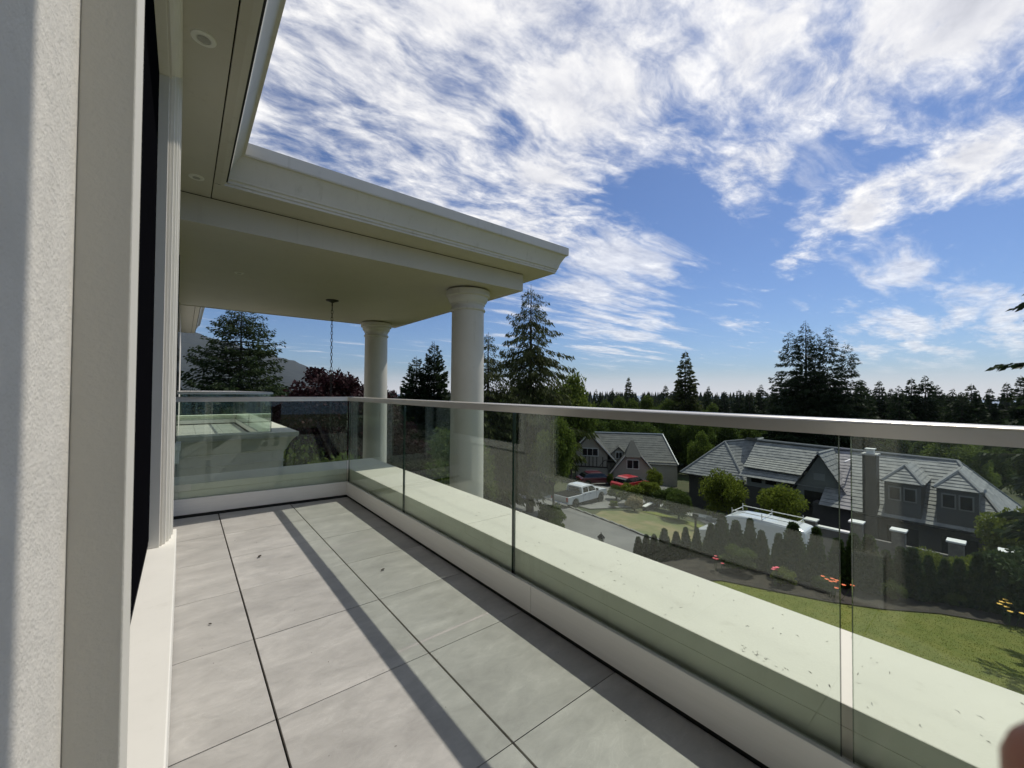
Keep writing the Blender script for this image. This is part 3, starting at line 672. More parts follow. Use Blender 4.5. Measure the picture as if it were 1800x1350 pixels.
for i, (az, d, el, key, lm, lab, rr) in enumerate([
    (47.3, 42, 2.2, 'maple', L_MAP, 'light green maple on the right edge of the tallest conifer', .55),
    (44.9, 27, -4.0, 'maple', L_MAP, 'bushy light green tree seen through the glass left of the timbered house', .50),
    (44.5, 46, .5, 'high', L_GRN, 'mid green leafy tree filling the foot of the tallest conifer', .8),
    (38.8, 46, -.8, 'high', L_GRN, 'mid green leafy tree low between the near column and the tallest conifer', .8),
    (21.9, 40, -.4, 'green', L_GRN, 'mid green leafy tree showing between the far column and the pointed conifers', .7),
    (31.5, 24, -3.5, 'green', L_GRN, 'dark bushy tree seen through the glass between the two columns', .8),
    (9.0, 20, -1.6, 'green', L_GRN, 'dark bushy tree behind the far glass, over the second balcony corner', .8),
    (3.0, 27, -1.2, 'green', L_GRN, 'dark bushy tree beyond the second balcony', .9),
    (15.8, 16, -6.5, 'green', L_GRN, 'low dark shrubby tree behind the far glass panel', .8),
    (27.0, 19, -8, 'green', L_GRN, 'low leafy tree at the foot of the far column', .8),
    (66.3, 37, -9.2, 'yel', L_YEL, 'small yellow green tree before the left hip of the grey tiled roof', .8),
    (72.7, 31, -10.2, 'yel', L_YEL, 'small yellow green tree before the light dormer roof of the grey tiled house', .85),
    (64.0, 50, -4.9, 'map2', L_MAP, 'slim green tree rising behind the left end of the grey tiled roof', .5),
    (58.2, 43, -9.8, 'yel', L_YEL, 'small leafy tree at the right corner of the timbered house', .7),
    (52.6, 46, -10.8, 'green', L_GRN, 'dark leafy shrub tree against the front of the timbered house', .6),
    (90.6, 34, -9.2, 'yel', L_YEL, 'yellow green tree at the right end of the grey tiled roof', .8),
    (61.3, 33, -12.2, 'green', L_GRN, 'dark leafy shrub tree left of the dark driveway', 1.0),
    (53.4, 37.5, -12.5, 'yel', L_GRN, 'loose leafy bush before the timbered house, right of the pickup truck', 1.1),
    (57.6, 37.0, -11.4, 'green', L_YEL, 'wide spreading green bush hiding the lower half of the bright red car', 1.2),
    (60.4, 36.0, -12.0, 'green', L_GRN, 'dark wide bush between the timbered house and the dark driveway', 1.1),
    (86.5, 56, -3.3, 'map2', L_MAP, 'pale green tree rising behind the right end of the grey roof', .75),
    (84.6, 25.5, -14.6, 'yel', L_YEL, 'yellow green bush behind the hedge below the dormers', .8),
    (87.8, 25, -14.2, 'yel', L_YEL, 'yellow green bush behind the hedge near the right end pillar', .8),
    (78.5, 62, -4.0, 'map2', L_MAP, 'pale green tree behind the chimney', .6),
    ]):
    hh = hgt(az, d, el); k = {'maple': H_, 'green': G_, 'high': H_, 'yel': Y_, 'map2': M_}[key]
    tree('leafy_tree', lab, 'tree', key+lm.name, *k, lm, at(az, d), i*1.7, (hh/7*rr, hh/7*rr, hh/7))
# big multi-topped cedar
hc = hgt(74.6, 62, 8.4); c_ = conifer(hc, 5.4, 51, 280, 44, .75, .05, .05, .05, .72, .45, .26, .12, .15)
tc_ = thing('cedar_tree', 'massive dark many topped cedar on the skyline right of centre', 'tree', at(74.9, 62))
for i, (dx, s, sz) in enumerate(((-.1, .85, 1.0), (2.2, .8, .965), (-1.6, .9, .95), (3.9, .85, .86), (1.0, .7, .93))):
    me = HEAVY.get('cedar') or (quads_mesh('cedar_crown', c_[0], [L_DK]), None)
    HEAVY['cedar'] = me
    o = link('crown', me[0], tc_, loc=(.27*dx, -.96*dx, 0)); o.rotation_euler = (0, 0, i*1.3); o.scale = (s, s, sz)
tm_ = bpy.data.meshes.new('cedar_trunk'); tm_.from_pydata(c_[1].v, [], c_[1].f); tm_.materials.append(BARK); link('trunk', tm_, tc_)
# middle-distance single conifers
K1 = conifer(16, 3.4, 61, 240, 34, .66, .25, .25, .06, .72, .35, .42, .1, .30); K2 = conifer(16, 4.2, 62, 220, 34, .72, .15, .2, .06, .66, .5, .40, .15, .28); K3 = conifer(16, 2.9, 63, 240, 32, .6, .1, .3, .04, .62, .4, .42, 0, .30)
KS = [('k1', K1), ('k2', K2), ('k3', K3)]
for az, d, el, ki, lab, wd in [
    (55.0, 105, 2.2, 0, 'small pointed conifer alone against the pale horizon, left of centre', .8),
    (52.9, 100, .6, 1, 'low spiky conifer left of the lone pointed one on the horizon', .6),
    (50.7, 90, .5, 1, 'thin topped conifer near the right edge of the tallest conifer group', .6),
    (57.5, 120, .2, 2, 'very small conifer right of the lone pointed one', .8),
    (62.1, 70, 5.6, 0, 'tall slender conifer standing alone on the skyline at the middle', 1.0),
    (59.7, 95, 1.1, 2, 'short dark conifer just left of the slender skyline conifer', 1.),
    (64.8, 95, .9, 1, 'short dark conifer just right of the slender skyline conifer', .8)]:
    hh = hgt(az, d, el); tree('conifer', lab, 'tree', KS[ki][0], *KS[ki][1], L_FIR if ki else L_CED, at(az, d), az, (hh/16*wd, hh/16*wd, hh/16))
rf = random.Random(77); row = [(70.5, 1.3), (79.6, 1.8), (81.1, 1.7), (82.6, 1.15), (83.5, 1.95), (84.5, 2.15), (86.3, .8), (87.5, 1.3), (90.4, 2.0), (89.6, 1.4), (92, 2.3), (68.2, .7), (66.6, .5), (69.3, .6), (71.8, 1.0), (78.6, .6), (80.3, .9), (82.0, .9), (85.3, 1.2), (88.6, .9), (86.9, .5)]
for i, (az, el) in enumerate(row):
    d = rf.uniform(75, 110); hh = hgt(az, d, el-.2); k = KS[rf.randrange(3)]; wd = rf.uniform(.85, 1.25)
    tree('conifer', 'dark conifer of the skyline row above the handrail, right of the middle', 'tree', k[0]+'d', *k[1], L_DK, at(az, d), rf.uniform(0, 6), (hh/16*wd, hh/16*wd, hh/16), 'dark conifers in a row on the right skyline')
for i in range(64):   # the same belt carried on, lower, behind and between
    az = 50+i*.68+rf.uniform(-.3, .3); d = rf.uniform(95, 150); el = rf.uniform(-1.2, .25)
    if az > 96: break
    hh = hgt(az, d, el); k = KS[rf.randrange(3)]; wd = rf.uniform(1.1, 1.6)
    tree('conifer', 'low dark conifer in the wooded belt beyond the houses', 'tree', k[0]+'d', *k[1], L_DK, at(az, d), rf.uniform(0, 6), (hh/16*wd, hh/16*wd, hh/16), 'dark conifers in the wooded belt beyond the houses')
for i in range(26):
    az = rf.uniform(-3, 47); d = rf.uniform(48, 90); el = rf.uniform(-2.2, -.5); hh = hgt(az, d, el); k = KS[rf.randrange(3)]
    tree('conifer', 'dark conifer in the wooded slope behind the columns', 'tree', k[0]+'d', *k[1], L_DK, at(az, d), rf.uniform(0, 6), (hh/16*1.4, hh/16*1.4, hh/16), 'dark conifers on the wooded slope behind the columns')
for i, (az, d, el) in enumerate(((53.5, 72, -.55), (55.6, 68, -.9), (57.6, 74, -.35), (59.6, 70, -.8), (61.4, 78, -.4), (63.2, 74, -1.0), (65.0, 80, -1.3), (52.0, 80, -1.1))):
    hh = hgt(az, d, el); tree('leafy_tree', 'sunlit green broadleaf crown in the band of trees behind the timbered house', 'tree', 'map3', *M_, L_GRN, at(az, d), i*2.1, (hh/7*.55, hh/7*.55, hh/7), 'broadleaf trees behind the timbered house')
for i in range(15):   # trees screening the far side of both houses
    az = 48+i*3.1; d = rf.uniform(60, 70); el = rf.uniform(-4.2, -2.4); hh = hgt(az, d, el)
    tree('leafy_tree', 'dark green broadleaf tree close behind the neighbouring roofs', 'tree', 'green', *G_, L_GRN, at(az, d), i*1.3, (hh/7*.7, hh/7*.7, hh/7), 'dark broadleaf trees behind the neighbouring roofs')
h = hgt(97, 12, 30); tree('fir_tree', 'near fir whose branch tips reach in at the right edge of the sky', 'tree', 'edgefir', *conifer(h, 2.2, 91, 150, 30, .30, .3, .15, .2, .45, .5, .2, .25, .2), L_DK, at(94.3, 17.5))
# far woods as one mass
fm = []; tb = MB(); rs = np.random.RandomState(4)
for i in range(5200):
    az = rs.uniform(-8, 100); d = 160*math.exp(rs.random()*2.3); x, y, _ = polar(az, d); z = zg(x, y); hh = rs.uniform(11, 19); r = rs.uniform(2.2, 3.6)
    el_lim = EYE+d*math.tan(R(.15)) - z
    hh = min(hh, max(4, el_lim)) if d > 200 else min(hh, max(4, el_lim))
    a0 = rs.uniform(0, 6)
    for k in range(3):
        zz0 = z+hh*(.05+.28*k); zz1 = z+hh*(.5+.25*k); rr = r*(1-.27*k)
        for q in range(5):
            a = a0+k+q*1.2566; b = a+1.2566
            fm.append([(x+rr*math.cos(a), y+rr*math.sin(a), zz0+rs.uniform(-.6, .6)), (x+rr*math.cos(b), y+rr*math.sin(b), zz0+rs.uniform(-.6, .6)), (x, y, zz1), (x, y, zz1)])
V = np.array(fm)
me = bpy.data.meshes.new('far_woods'); me.from_pydata(V[:, :3].reshape(-1, 3).tolist(), [], [(3*i, 3*i+1, 3*i+2) for i in range(len(V))]); me.materials.append(mat('far_wood_leaves', (.014, .024, .012), .9, col2=(.030, .042, .018), vscale=.05))
tag(link('far_woods', me, kind='stuff'), 'distant dark wooded land running to the horizon', 'woods')

rs = np.random.RandomState(12); n = 45000
gx_, gy_ = rs.uniform(9.5, 18.6, n), rs.uniform(-2, 7.4, n)
edge = np.interp(gy_, [-2, 0, 1.5, 2.6, 3.6, 4.8, 6.2, 7.5], [18.4, 18.2, 17.2, 15.9, 15.1, 14.5, 13.9, 12.])+rs.normal(0, .04, n)
k_ = gx_ < edge; gx_, gy_ = gx_[k_], gy_[k_]; n = len(gx_); gz_ = -4.2-.09*np.maximum(0, np.hypot(gx_, gy_)-6)+.028
B_ = np.stack([gx_, gy_, gz_], 1); d_ = unit(np.stack([rs.normal(0, .5, n), rs.normal(0, .5, n), np.ones(n)], 1)); L_ = rs.uniform(.018, .034, n)
gm = quads_mesh('grass', sprays(B_, d_, L_, L_*.22, rs), [leafmat('grass_blades', (.13, .15, .012), (.19, .20, .025), trans=.45, vs=.8)])
tag(link('grass', gm, kind='stuff'), 'short green lawn grass between the balcony and the flower bed', 'grass')
ORD = 'first second third fourth fifth sixth seventh eighth ninth tenth eleventh twelfth thirteenth fourteenth fifteenth sixteenth seventeenth eighteenth nineteenth twentieth'.split()
ORD += ['twenty '+o for o in ORD[:9]]+['thirtieth']+['thirty '+o for o in ORD[:9]]+['fortieth']
def number(group, fmt, key):
    for i, o in enumerate(sorted([o for o in bpy.data.objects if o.get('group') == group], key=key)): o['label'] = fmt % ORD[i]
azk = lambda o: math.atan2(o.location.x, o.location.y)
number('dark conifers in a row on the right skyline', '%s tall dark conifer from the left in the skyline row above the handrail', azk)
number('broadleaf trees behind the timbered house', '%s sunlit broadleaf crown from the left in the band behind the timbered house', azk)
# ------------------------------------------------------------------ hedge, bed, shrubs
CY = [('cy%d' % i, cypress(1.86, .37, 100+i, 5200, .13)) for i in range(4)]
hr = random.Random(9); y = -3.2; i = 0
while y < 11.2:
    x = hx(y)+hr.uniform(-.12, .12); k = CY[i % 4]; top = 1.0
    s = hr.uniform(.74, 1.06)*(1 if y < 7.0 else .95-.03*(y-7)); ww = hr.uniform(.9, 1.25)
    tree('cedar_shrub', 'narrow upright evergreen of the clipped row along the lawn', 'shrub', k[0], *k[1], L_THU, (x, y, zg(x, y)-.05), hr.uniform(0, 6), (s*ww, s*ww, s*1.03), 'narrow evergreens planted in a row as a hedge', tm=THC)
    y += hr.uniform(.42, .62)*(.62 if y < 3.6 else .92); i += 1
number('narrow evergreens planted in a row as a hedge', '%s narrow evergreen of the hedge, counted from its left end by the street', lambda o: -o.location.y)
S_ = broad(1.1, .62, .5, 71, 26, 260, .075, .2, .38)
for x, y, s, lm, key, lab in ((15.2, 6.1, .95, L_GRN, 's1', 'round sprawling shrub in the bed before the hedge, left of the pink flowers'), (15.2, 4.75, .6, L_YEL, 's2', 'small pale green plant under the pink flowers'), (16.0, 3.9, .5, L_GRN, 's1', 'low dull shrub in the bed between the pink and orange flowers'),
                           (17.1, 2.4, .6, L_GRN, 's1', 'low dull shrub in the bed by the lawn corner'), (19.6, -.3, 1.9, L_THU, 's3', 'dark clipped round shrub by the hedge at the right edge'), (18.4, 1.2, .5, L_GRN, 's1', 'small shrub at the foot of the hedge right of the orange flowers'),
                           (18.5, 18.8, 1.5, L_GRN, 's1', 'dark clipped shrub at the street edge left of the lamp'), (18.0, 17.9, .9, L_GRN, 's1', 'small dark shrub beside the clipped one at the street edge'), (27.4, 20.6, .6, L_YEL, 's2', 'pale green low plant by the front of the pickup truck'),
                           (30.5, 22.6, 1.3, L_GRN, 's1', 'bushy shrub beyond the pickup truck'), (29.5, 20.4, 1.8, L_YEL, 's2', 'sprawling light green shrub before the red car'), (31.0, 19.0, 1.6, L_GRN, 's1', 'dark round shrub beside the low white wall'), (27.8, 18.9, 1.2, mat('straw', (.33, .27, .14), .9), 's4', 'straw coloured clump of dry grass on the verge')):
    tree('shrub', lab, 'shrub', key, *S_, lm, (x, y, zg(x, y)-.03), x*y, s)
def flowers(x, y, z, n, col, spread, label, nm):
    t = thing('flower_clump', label, 'flowers', (x, y, zg(x, y)))
    mb = MB(); st = MB(); fr = random.Random(int(x*100))
    for i in range(n):
        a, b = fr.gauss(0, spread), fr.gauss(0, spread); c = Vector((a, b, z+fr.uniform(-.08, .08))); st.tube([(a*.4, b*.4, 0), tuple(c)], .006, 4)
        for k in range(7):
            an = k*.9; p = Vector((math.cos(an), math.sin(an), .35))*.06; q = Vector((-p.y, p.x, 0))*.45; mb.quad(c, c+p*.6+q, c+p*1.1, c+p*.6-q)
    mb.build('petals', mat(nm, col, .6), t); st.build('stems', mat('stem_green', (.05, .09, .02), .7), t)
flowers(14.6, 6.6, .45, 5, (.55, .03, .05), .14, 'red flowers in the bed left of the round shrub', 'red_petals')
flowers(14.9, 4.9, .6, 6, (.75, .06, .12), .09, 'pink flower heads above a pale green plant', 'pink_petals')
flowers(15.5, 3.55, .5, 9, (.9, .16, .02), .16, 'bright orange flowers in the bed near the lawn corner', 'orange_petals')
flowers(18.0, .15, .55, 7, (.9, .55, .04), .16, 'yellow flowers at the right edge of the picture', 'yellow_petals')

# ------------------------------------------------------------------ tiled roofs
SLATE = mat('grey_roof_tile', (.31, .31, .30), .75, col2=(.20, .205, .205), vscale=2.2, bump=.01, bscale=25)
SLATE2 = mat('pale_roof_tile', (.33, .33, .31), .8, col2=(.22, .22, .21), vscale=3.5, bump=.01, bscale=25)
SHNG = mat('dark_shingle', (.085, .085, .08), .85, col2=(.06, .06, .058), vscale=1.5, bump=.02, bscale=12)
RIDGE = mat('ridge_tile', (.26, .265, .265), .75)
def courses(mb, A, B, C, D_, step=.36, th=.05, seed=0):
    """overlapping tile courses on the plane A,B (eave) D,C (ridge), with staggered uneven tiles"""
    A, B, C, D_ = map(Vector, (A, B, C, D_)); n = (B-A).cross(D_-A).normalized()
    if n.z < 0: n = -n
    m = max(2, int(((D_-A).length+(C-B).length)/2/step)); rr = random.Random(seed)
    for i in range(m):
        t0, t1 = i/m, (i+1)/m+.02
        L0, R0, L1, R1 = A.lerp(D_, t0), B.lerp(C, t0), A.lerp(D_, min(1, t1)), B.lerp(C, min(1, t1))
        k = max(1, int((R0-L0).length/.9))
        for q in range(k):
            u0, u1 = q/k, (q+1)/k; o = n*(th+rr.uniform(-.008, .012))
            a, b = L0.lerp(R0, u0), L0.lerp(R0, u1); c, d = L1.lerp(R1, u1), L1.lerp(R1, u0)
            mb.add([a, b, a+o, b+o, c+n*.012, d+n*.012], [(0, 1, 3, 2), (2, 3, 4, 5)])
def roofpart(name, planes, m, parent, step=.36, ridges=()):
    mb = MB()
    for i, p in enumerate(planes): courses(mb, *p, step=step, seed=i)
    o = mb.build(name, m, parent); o['kind'] = 'stuff'
    if ridges:
        rb = MB()
        for a, b in ridges: rb.tube([a, b], .10, 6)
        rb.build('ridge_cap', RIDGE, parent)
    return o
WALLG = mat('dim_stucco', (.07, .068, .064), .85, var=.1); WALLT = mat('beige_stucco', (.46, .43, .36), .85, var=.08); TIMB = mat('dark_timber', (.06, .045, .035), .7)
WHT = mat('white_trim', (.75, .75, .72), .5); DGL = mat('dark_window', (.012, .014, .016), .2, spec=.25)
hr_ = thing('tiled_house', 'long house with grey tiled hip roofs, steep gable, chimney and two dormers on the right', 'house', (0, 0, 0))
ZE, ZR, XE, XR = -6.9, -3.45, 36.0, 41.5
roofpart('roof', [((XE, -.2, ZE), (XE, 9, ZE), (XR, 9, ZR), (XR, 2.5, ZR)), ((XE, -.2, ZE), (47, -.2, ZE), (XR, 2.5, ZR), (XR, 2.5, ZR)),
    ((37.6, 9, ZE+.9), (37.6, 15.1, ZE+.9), (XR, 15.1, ZR+.1), (XR, 9, ZR)),
    ((39.7, 15.4, ZE), (39.2, 21.2, ZE), (43.1, 18.6, -3.85), (43.1, 18.4, -3.85)),
    ((39.7, 15.4, ZE), (42.3, 13.6, ZE+.3), (43.6, 15.3, -3.25), (43.1, 18.6, -3.85)),
    ((39.2, 21.3, ZE), (47, 21.3, ZE), (44, 17.5, -3.6), (43.1, 18.6, -3.85)),
    ((47, -.2, ZE), (47, 21.3, ZE), (43, 16.5, ZR+.3), (XR, 2.5, ZR))], SLATE, hr_, .36,
    [((XR, 2.5, ZR+.06), (XR, 15.0, ZR+.3)), ((XE, -.2, ZE+.05), (XR, 2.5, ZR+.06)), ((39.7, 15.4, ZE+.06), (43.1, 18.6, -3.78)), ((39.2, 21.3, ZE+.05), (43.1, 18.6, -3.78)), ((43.1, 18.6, -3.78), (43.6, 15.3, -3.18)), ((XR, 15.0, ZR+.3), (43.6, 15.3, -3.18)), ((47, -.2, ZE+.05), (XR, 2.5, ZR+.06))])
MB().prism([(36.5, .3), (46.5, .3), (46.5, 20.8), (40.0, 20.8), (40.2, 15.6), (38.4, 15.0), (38.4, 9.5), (36.5, 9.5)], -11.5, ZE+.02).build('wall', WALLG, hr_)
for y in (1.4, 3.9): w_ = MB().box(36.44, 36.5, y, y+1.5, -9.3, -7.5).build('window', DGL, hr_)
# shed dormer with pale roof
roofpart('dormer_roof', [((38.2, 10.3, -5.35), (38.2, 15.0, -5.25), (40.6, 15.0, -4.15), (40.6, 9.8, -4.2))], SLATE2, hr_, .3)
MB().box(38.45, 40.5, 10.4, 14.8, -7.2, -5.35).build('dormer_wall', mat('grey_siding', (.22, .23, .22), .8), hr_)
for y in (11.0, 12.5, 13.6): MB().box(38.41, 38.45, y, y+.8, -6.5, -5.6).build('window', DGL, hr_)
# steep front gable
gx = 37.6
fixn((lambda m: (m.add([(gx, 7.0, -7.4), (gx, 11.5, -7.4), (gx, 9.35, -3.55), (41.5, 9.35, -3.55), (41.5, 7.0, -7.4), (41.5, 11.5, -7.4)], [(0, 1, 2), (0, 2, 3, 4), (1, 5, 3, 2), (3, 5, 4), (0, 4, 5, 1)]), m)[1])(MB()).build('gable_wall', mat('gable_siding', (.15, .16, .15), .8), hr_))
roofpart('gable_roof', [((gx-.35, 6.75, -7.65), (41, 6.75, -7.65), (42, 9.35, -3.35), (gx-.35, 9.35, -3.35)), ((gx-.35, 11.0, -6.2), (41, 11.0, -6.2), (42, 9.35, -3.35), (gx-.35, 9.35, -3.35))], SLATE, hr_, .36, [((gx-.35, 9.35, -3.32), (42, 9.35, -3.4))])
w_ = MB().box(gx-.05, gx, 8.4, 10.3, -7.35, -6.3).build('window', DGL, hr_); MB().box(gx-.03, gx, 9.0, 9.7, -5.4, -4.9).build('vent_panel', mat('grey_siding', (.22, .23, .22)), hr_)
MB().box(38.2, 40.4, 7.9, 7.99, -3.9, -3.84).build('skylight', WHT, hr_)
# chimney
MB().box(35.85, 36.8, 5.80, 6.52, -9.5, -2.95).build('chimney', mat('grey_chimney', (.075, .072, .066), .9, var=.15, vscale=4), hr_)
MB().box(35.78, 36.88, 5.73, 6.59, -2.95, -2.85).build('chimney_cap', mat('pale_cap', (.4, .39, .37)), hr_); MB().box(36.1, 36.5, 5.97, 6.35, -2.85, -2.58).box(36.0, 36.6, 5.9, 6.42, -2.58, -2.52).build('flue_cap', WHT, hr_)
# two hipped dormers
for y0 in (3.75, 1.35):
    y1 = y0+1.72; ym = (y0+y1)/2
    dw = MB().box(36.25, 40, y0, y1, -7.0, -4.52).build('dormer', mat('dormer_cladding', (.10, .10, .096), .85), hr_)
    for a in (.18, .90): f = MB().box(36.19, 36.25, y0+a, y0+a+.62, -5.75, -4.85).build('window', mat('grey_frame', (.22, .22, .21)), dw); MB().box(36.175, 36.19, y0+a+.07, y0+a+.55, -5.67, -4.93).build('window_pane', DGL, dw)
    roofpart('dormer_roof', [((36.0, y0-.13, -4.58), (36.0, y1+.13, -4.58), (37.5, ym, -3.62), (37.5, ym, -3.62)), ((36.0, y0-.13, -4.58), (41, y0-.13, -4.58), (41, ym, -3.62), (37.5, ym, -3.62)), ((36.0, y1+.13, -4.58), (41, y1+.13, -4.58), (41, ym, -3.62), (37.5, ym, -3.62))], SLATE, hr_, .3,
             [((36.0, y0-.13, -4.54), (37.5, ym, -3.56)), ((36.0, y1+.13, -4.54), (37.5, ym, -3.56))])
gt = MB()
for a, b in (((XE-.1, -.3, ZE-.06), (XE-.1, 6.9, ZE-.06)), ((38.5, 15.1, ZE-.06), (39.5, 21.4, ZE-.06))): gt.tube([a, b], .07, 6)
gt.build('gutter', BLACK, hr_)

# boundary wall and pillars
bw = thing('boundary_wall', 'grey wall with white capping between the pillars before the tiled house', 'wall', (0, 0, 0))
MB().box(29.4, 29.62, -3, 10.0, -10, -6.75).build('wall', mat('wall_render', (.17, .16, .15), .9, var=.1), bw); MB().box(29.33, 29.69, 5.6, 10.0, -6.75, -6.66).build('capping', WHT, bw)
for y, lab in ((7.75, 'white capped pillar nearest the van'), (5.62, 'white capped pillar behind the gap in the hedge, left of the chimney foot'), (3.9, 'white capped pillar below the chimney and left dormer'), (1.85, 'white capped pillar below the right dormer'), (.22, 'white capped pillar farthest to the right, under the eave corner')):
    p = thing('gate_pillar', lab, 'pillar', (29.5, y, -9.2), group='white capped pillars'); h = 3.15 if y < 7 else 2.75
    MB().box(-.26, .26, -.26, .26, -.6, h).build('shaft', mat('pillar_stone', (.18, .165, .15), .9, var=.3, vscale=5), p); MB().box(-.33, .33, -.33, .33, h, h+.09).build('cap', WHT, p, bevel=.02)

# timbered house
AZT, DT = 53.5, 50
th = thing('timbered_house', 'pale half timbered house with two front gables seen through the glass', 'house', (*polar(AZT, DT)[:2], 0), -R(AZT))
bx = lambda n, m, *a, p=th: MB().box(*a).build(n, m, p)
def gablewall(n, m, pts, y0, y1):
    mb = MB(); k = len(pts); mb.add([(x, y0, z) for x, z in pts]+[(x, y1, z) for x, z in pts], [tuple(range(k)), tuple(range(2*k-1, k-1, -1))]+[(i, i+k, (i+1) % k+k, (i+1) % k) for i in range(k)]); return fixn(mb.build(n, m, th))
gablewall('wall', WALLT, [(-4.9, -11.5), (-1.1, -11.5), (-1.1, -6.3), (-3.2, -4.05), (-4.9, -5.9)], 0, 7)
bx('wall', WALLT, -1.1, 6.8, .8, 8, -11.5, -7.0)
def slope(a, b, y0, y1, th_=.16, m=SHNG, name='roof'):   # sloping slab between two (x,z) points
    (x0, z0), (x1, z1) = a, b; mb = MB(); mb.add([(x0, y0, z0), (x1, y0, z1), (x1, y1, z1), (x0, y1, z0), (x0, y0, z0+th_), (x1, y0, z1+th_), (x1, y1, z1+th_), (x0, y1, z0+th_)], [(0, 1, 2, 3), (4, 5, 6, 7), (0, 1, 5, 4), (1, 2, 6, 5), (2, 3, 7, 6), (3, 0, 4, 7)]); return fixn(mb.build(name, m, th))
slope((-5.3, -6.2), (-3.2, -3.95), -.35, 5); slope((-3.2, -3.95), (-.15, -7.2), -.35, 5)
for a, b in (((-5.35, -6.15), (-3.2, -3.82)), ((-3.2, -3.82), (-.05, -7.18))): slope(a, b, -.43, -.37, .2, WHT, 'bargeboard')
mr = MB(); courses(mr, (-2.6, .6, -7.3), (6.9, .6, -7.3), (5.6, 4.8, -4.2), (-3, 4.8, -4.2), step=.4, th=.03); courses(mr, (-2.6, 9, -7.3), (6.9, 9, -7.3), (5.6, 4.8, -4.2), (-3, 4.8, -4.2), step=.4, th=.03); courses(mr, (6.9, .6, -7.3), (6.9, 9, -7.3), (5.6, 4.8, -4.2), (5.6, 4.8, -4.2), step=.4, th=.03)
mr.build('roof', mat('grey_shingle', (.16, .16, .15), .85, col2=(.12, .12, .115), vscale=1.5), th, kind='stuff')
MB().tube([(6.9, .6, -7.2), (5.6, 4.8, -4.1)], .07, 5).tube([(-3, 4.8, -4.1), (5.6, 4.8, -4.1)], .08, 5).build('ridge_cap', WHT, th)
def win_(x0, x1, z0, z1, y, panes):
    f = bx('window', WHT, x0, x1, y-.10, y, z0, z1); n = panes; wd = (x1-x0-.12)/n
    for i in range(n): MB().box(x0+.09+i*wd, x0+.03+(i+1)*wd, y-.115, y-.10, z0+.1, z1-.1).build('pane', DGL, f)
win_(-4.15, -2.15, -6.55, -5.55, 0, 3); win_(-3.6, -2.2, -9.3, -8.2, 0, 2)
tb_ = MB()
for x in (-4.2, -3.75, -3.3, -2.85, -2.4, -1.7): tb_.box(x, x+.09, -.05, 0, -7.75, -6.6)
for x in (-1.2, -.75): tb_.box(x, x+.09, -.05, 0, -7.8, -7.0)
tb_.box(-4.9, -1.1, -.06, 0, -7.9, -7.75); tb_.box(-4.9, -4.8, -.05, 0, -11, -6); tb_.build('timber_frame', TIMB, th, kind='stuff')
MB().tube([(-2.0, -.04, -7.7), (-1.5, -.04, -7.0), (-1.15, -.04, -6.9)], .05, 4).build('curved_brace', TIMB, th)
# small dormer, then clipped gable on the right
gablewall('dormer_wall', WALLT, [(-.75, -7.2), (1.2, -7.2), (1.2, -6.5), (.2, -5.6), (-.75, -6.5)], 1.0, 4); win_(-.2, .65, -6.9, -6.0, 1.0, 2)
slope((-1.0, -6.6), (.2, -5.5), .7, 4, .1); slope((.2, -5.5), (1.4, -6.6), .7, 4, .1)
gablewall('gable_wall', WALLT, [(-.5, -8.1), (4.2, -8.1), (2.6, -6.25), (1.0, -6.25)], -1.4, 3); bx('garage_wall', WALLT, -.4, 4.1, -1.35, 2, -11.5, -8.1)
slope((-.9, -8.45), (.95, -6.2), -1.8, 3.5); slope((2.6, -6.2), (4.6, -8.45), -1.8, 3.5)
mb = MB(); mb.add([(.85, -1.8, -6.2), (2.7, -1.8, -6.2), (1.9, .8, -4.6), (1.6, .8, -4.6), (.85, 2, -6.2), (2.7, 2, -6.2)], [(0, 1, 2, 3), (0, 3, 4), (1, 5, 2)]); mb.build('clipped_roof', mat('dark_hip', (.045, .045, .045), .85), th)
for a, b in (((-.95, -8.5), (.9, -6.1)), ((2.7, -6.1), (4.65, -8.5))): slope(a, b, -1.88, -1.82, .14, WHT, 'bargeboard')
win_(1.05, 2.45, -7.6, -6.5, -1.4, 2); bx('garage_door', mat('garage_panel', (.4, .4, .37), .6), .6, 3.6, -1.40, -1.36, -10.3, -8.6)

# ------------------------------------------------------------------ vehicles
CARW = mat('white_car_paint', (.74, .75, .76), .25, coat=.6); RED = mat('red_car_paint', (.55, .025, .03), .3, coat=.6); MAR = mat('maroon_car_paint', (.09, .008, .018), .3, coat=.6)
TYRE = mat('tyre_rubber', (.012, .012, .012), .85); RIM = mat('alloy_rim', (.5, .5, .52), .3, metal=.8); CARG = mat('tinted_glass', (.01, .012, .014), .04, spec=.9)
CHR = mat('chrome', (.7, .7, .72), .15, metal=1.); TAIL = mat('tail_light_red', (.4, .01, .012), .2, coat=.5); BLKP = mat('black_plastic', (.02, .02, .02), .6)
def wheel(t, x, y, r=.39, wd=.26, s=1):
    w_ = MB(); pr = [(r*.62, -wd/2), (r*.93, -wd/2), (r, -wd*.32), (r, wd*.32), (r*.93, wd/2), (r*.62, wd/2)]
    w_.lathe(pr, n=26); o = w_.build('wheel', TYRE, t, smooth_=True); o.rotation_euler = (R(90), 0, 0); o.location = (x, y, r)
    m = MB(); m.lathe([(r*.62, -wd*.46), (r*.60, wd*.30), (r*.12, wd*.36), (.001, wd*.40)], n=26)
    for k in range(6):
        a = k*R(60); c, s_ = math.cos(a), math.sin(a); m.tube([(c*.05, s_*.05, -wd*.44*s if s > 0 else wd*.44), (c*r*.6, s_*r*.6, -wd*.44*s if s > 0 else wd*.44)], .022, 4)
    rr = m.build('rim', RIM, o, smooth_=False)
    return o
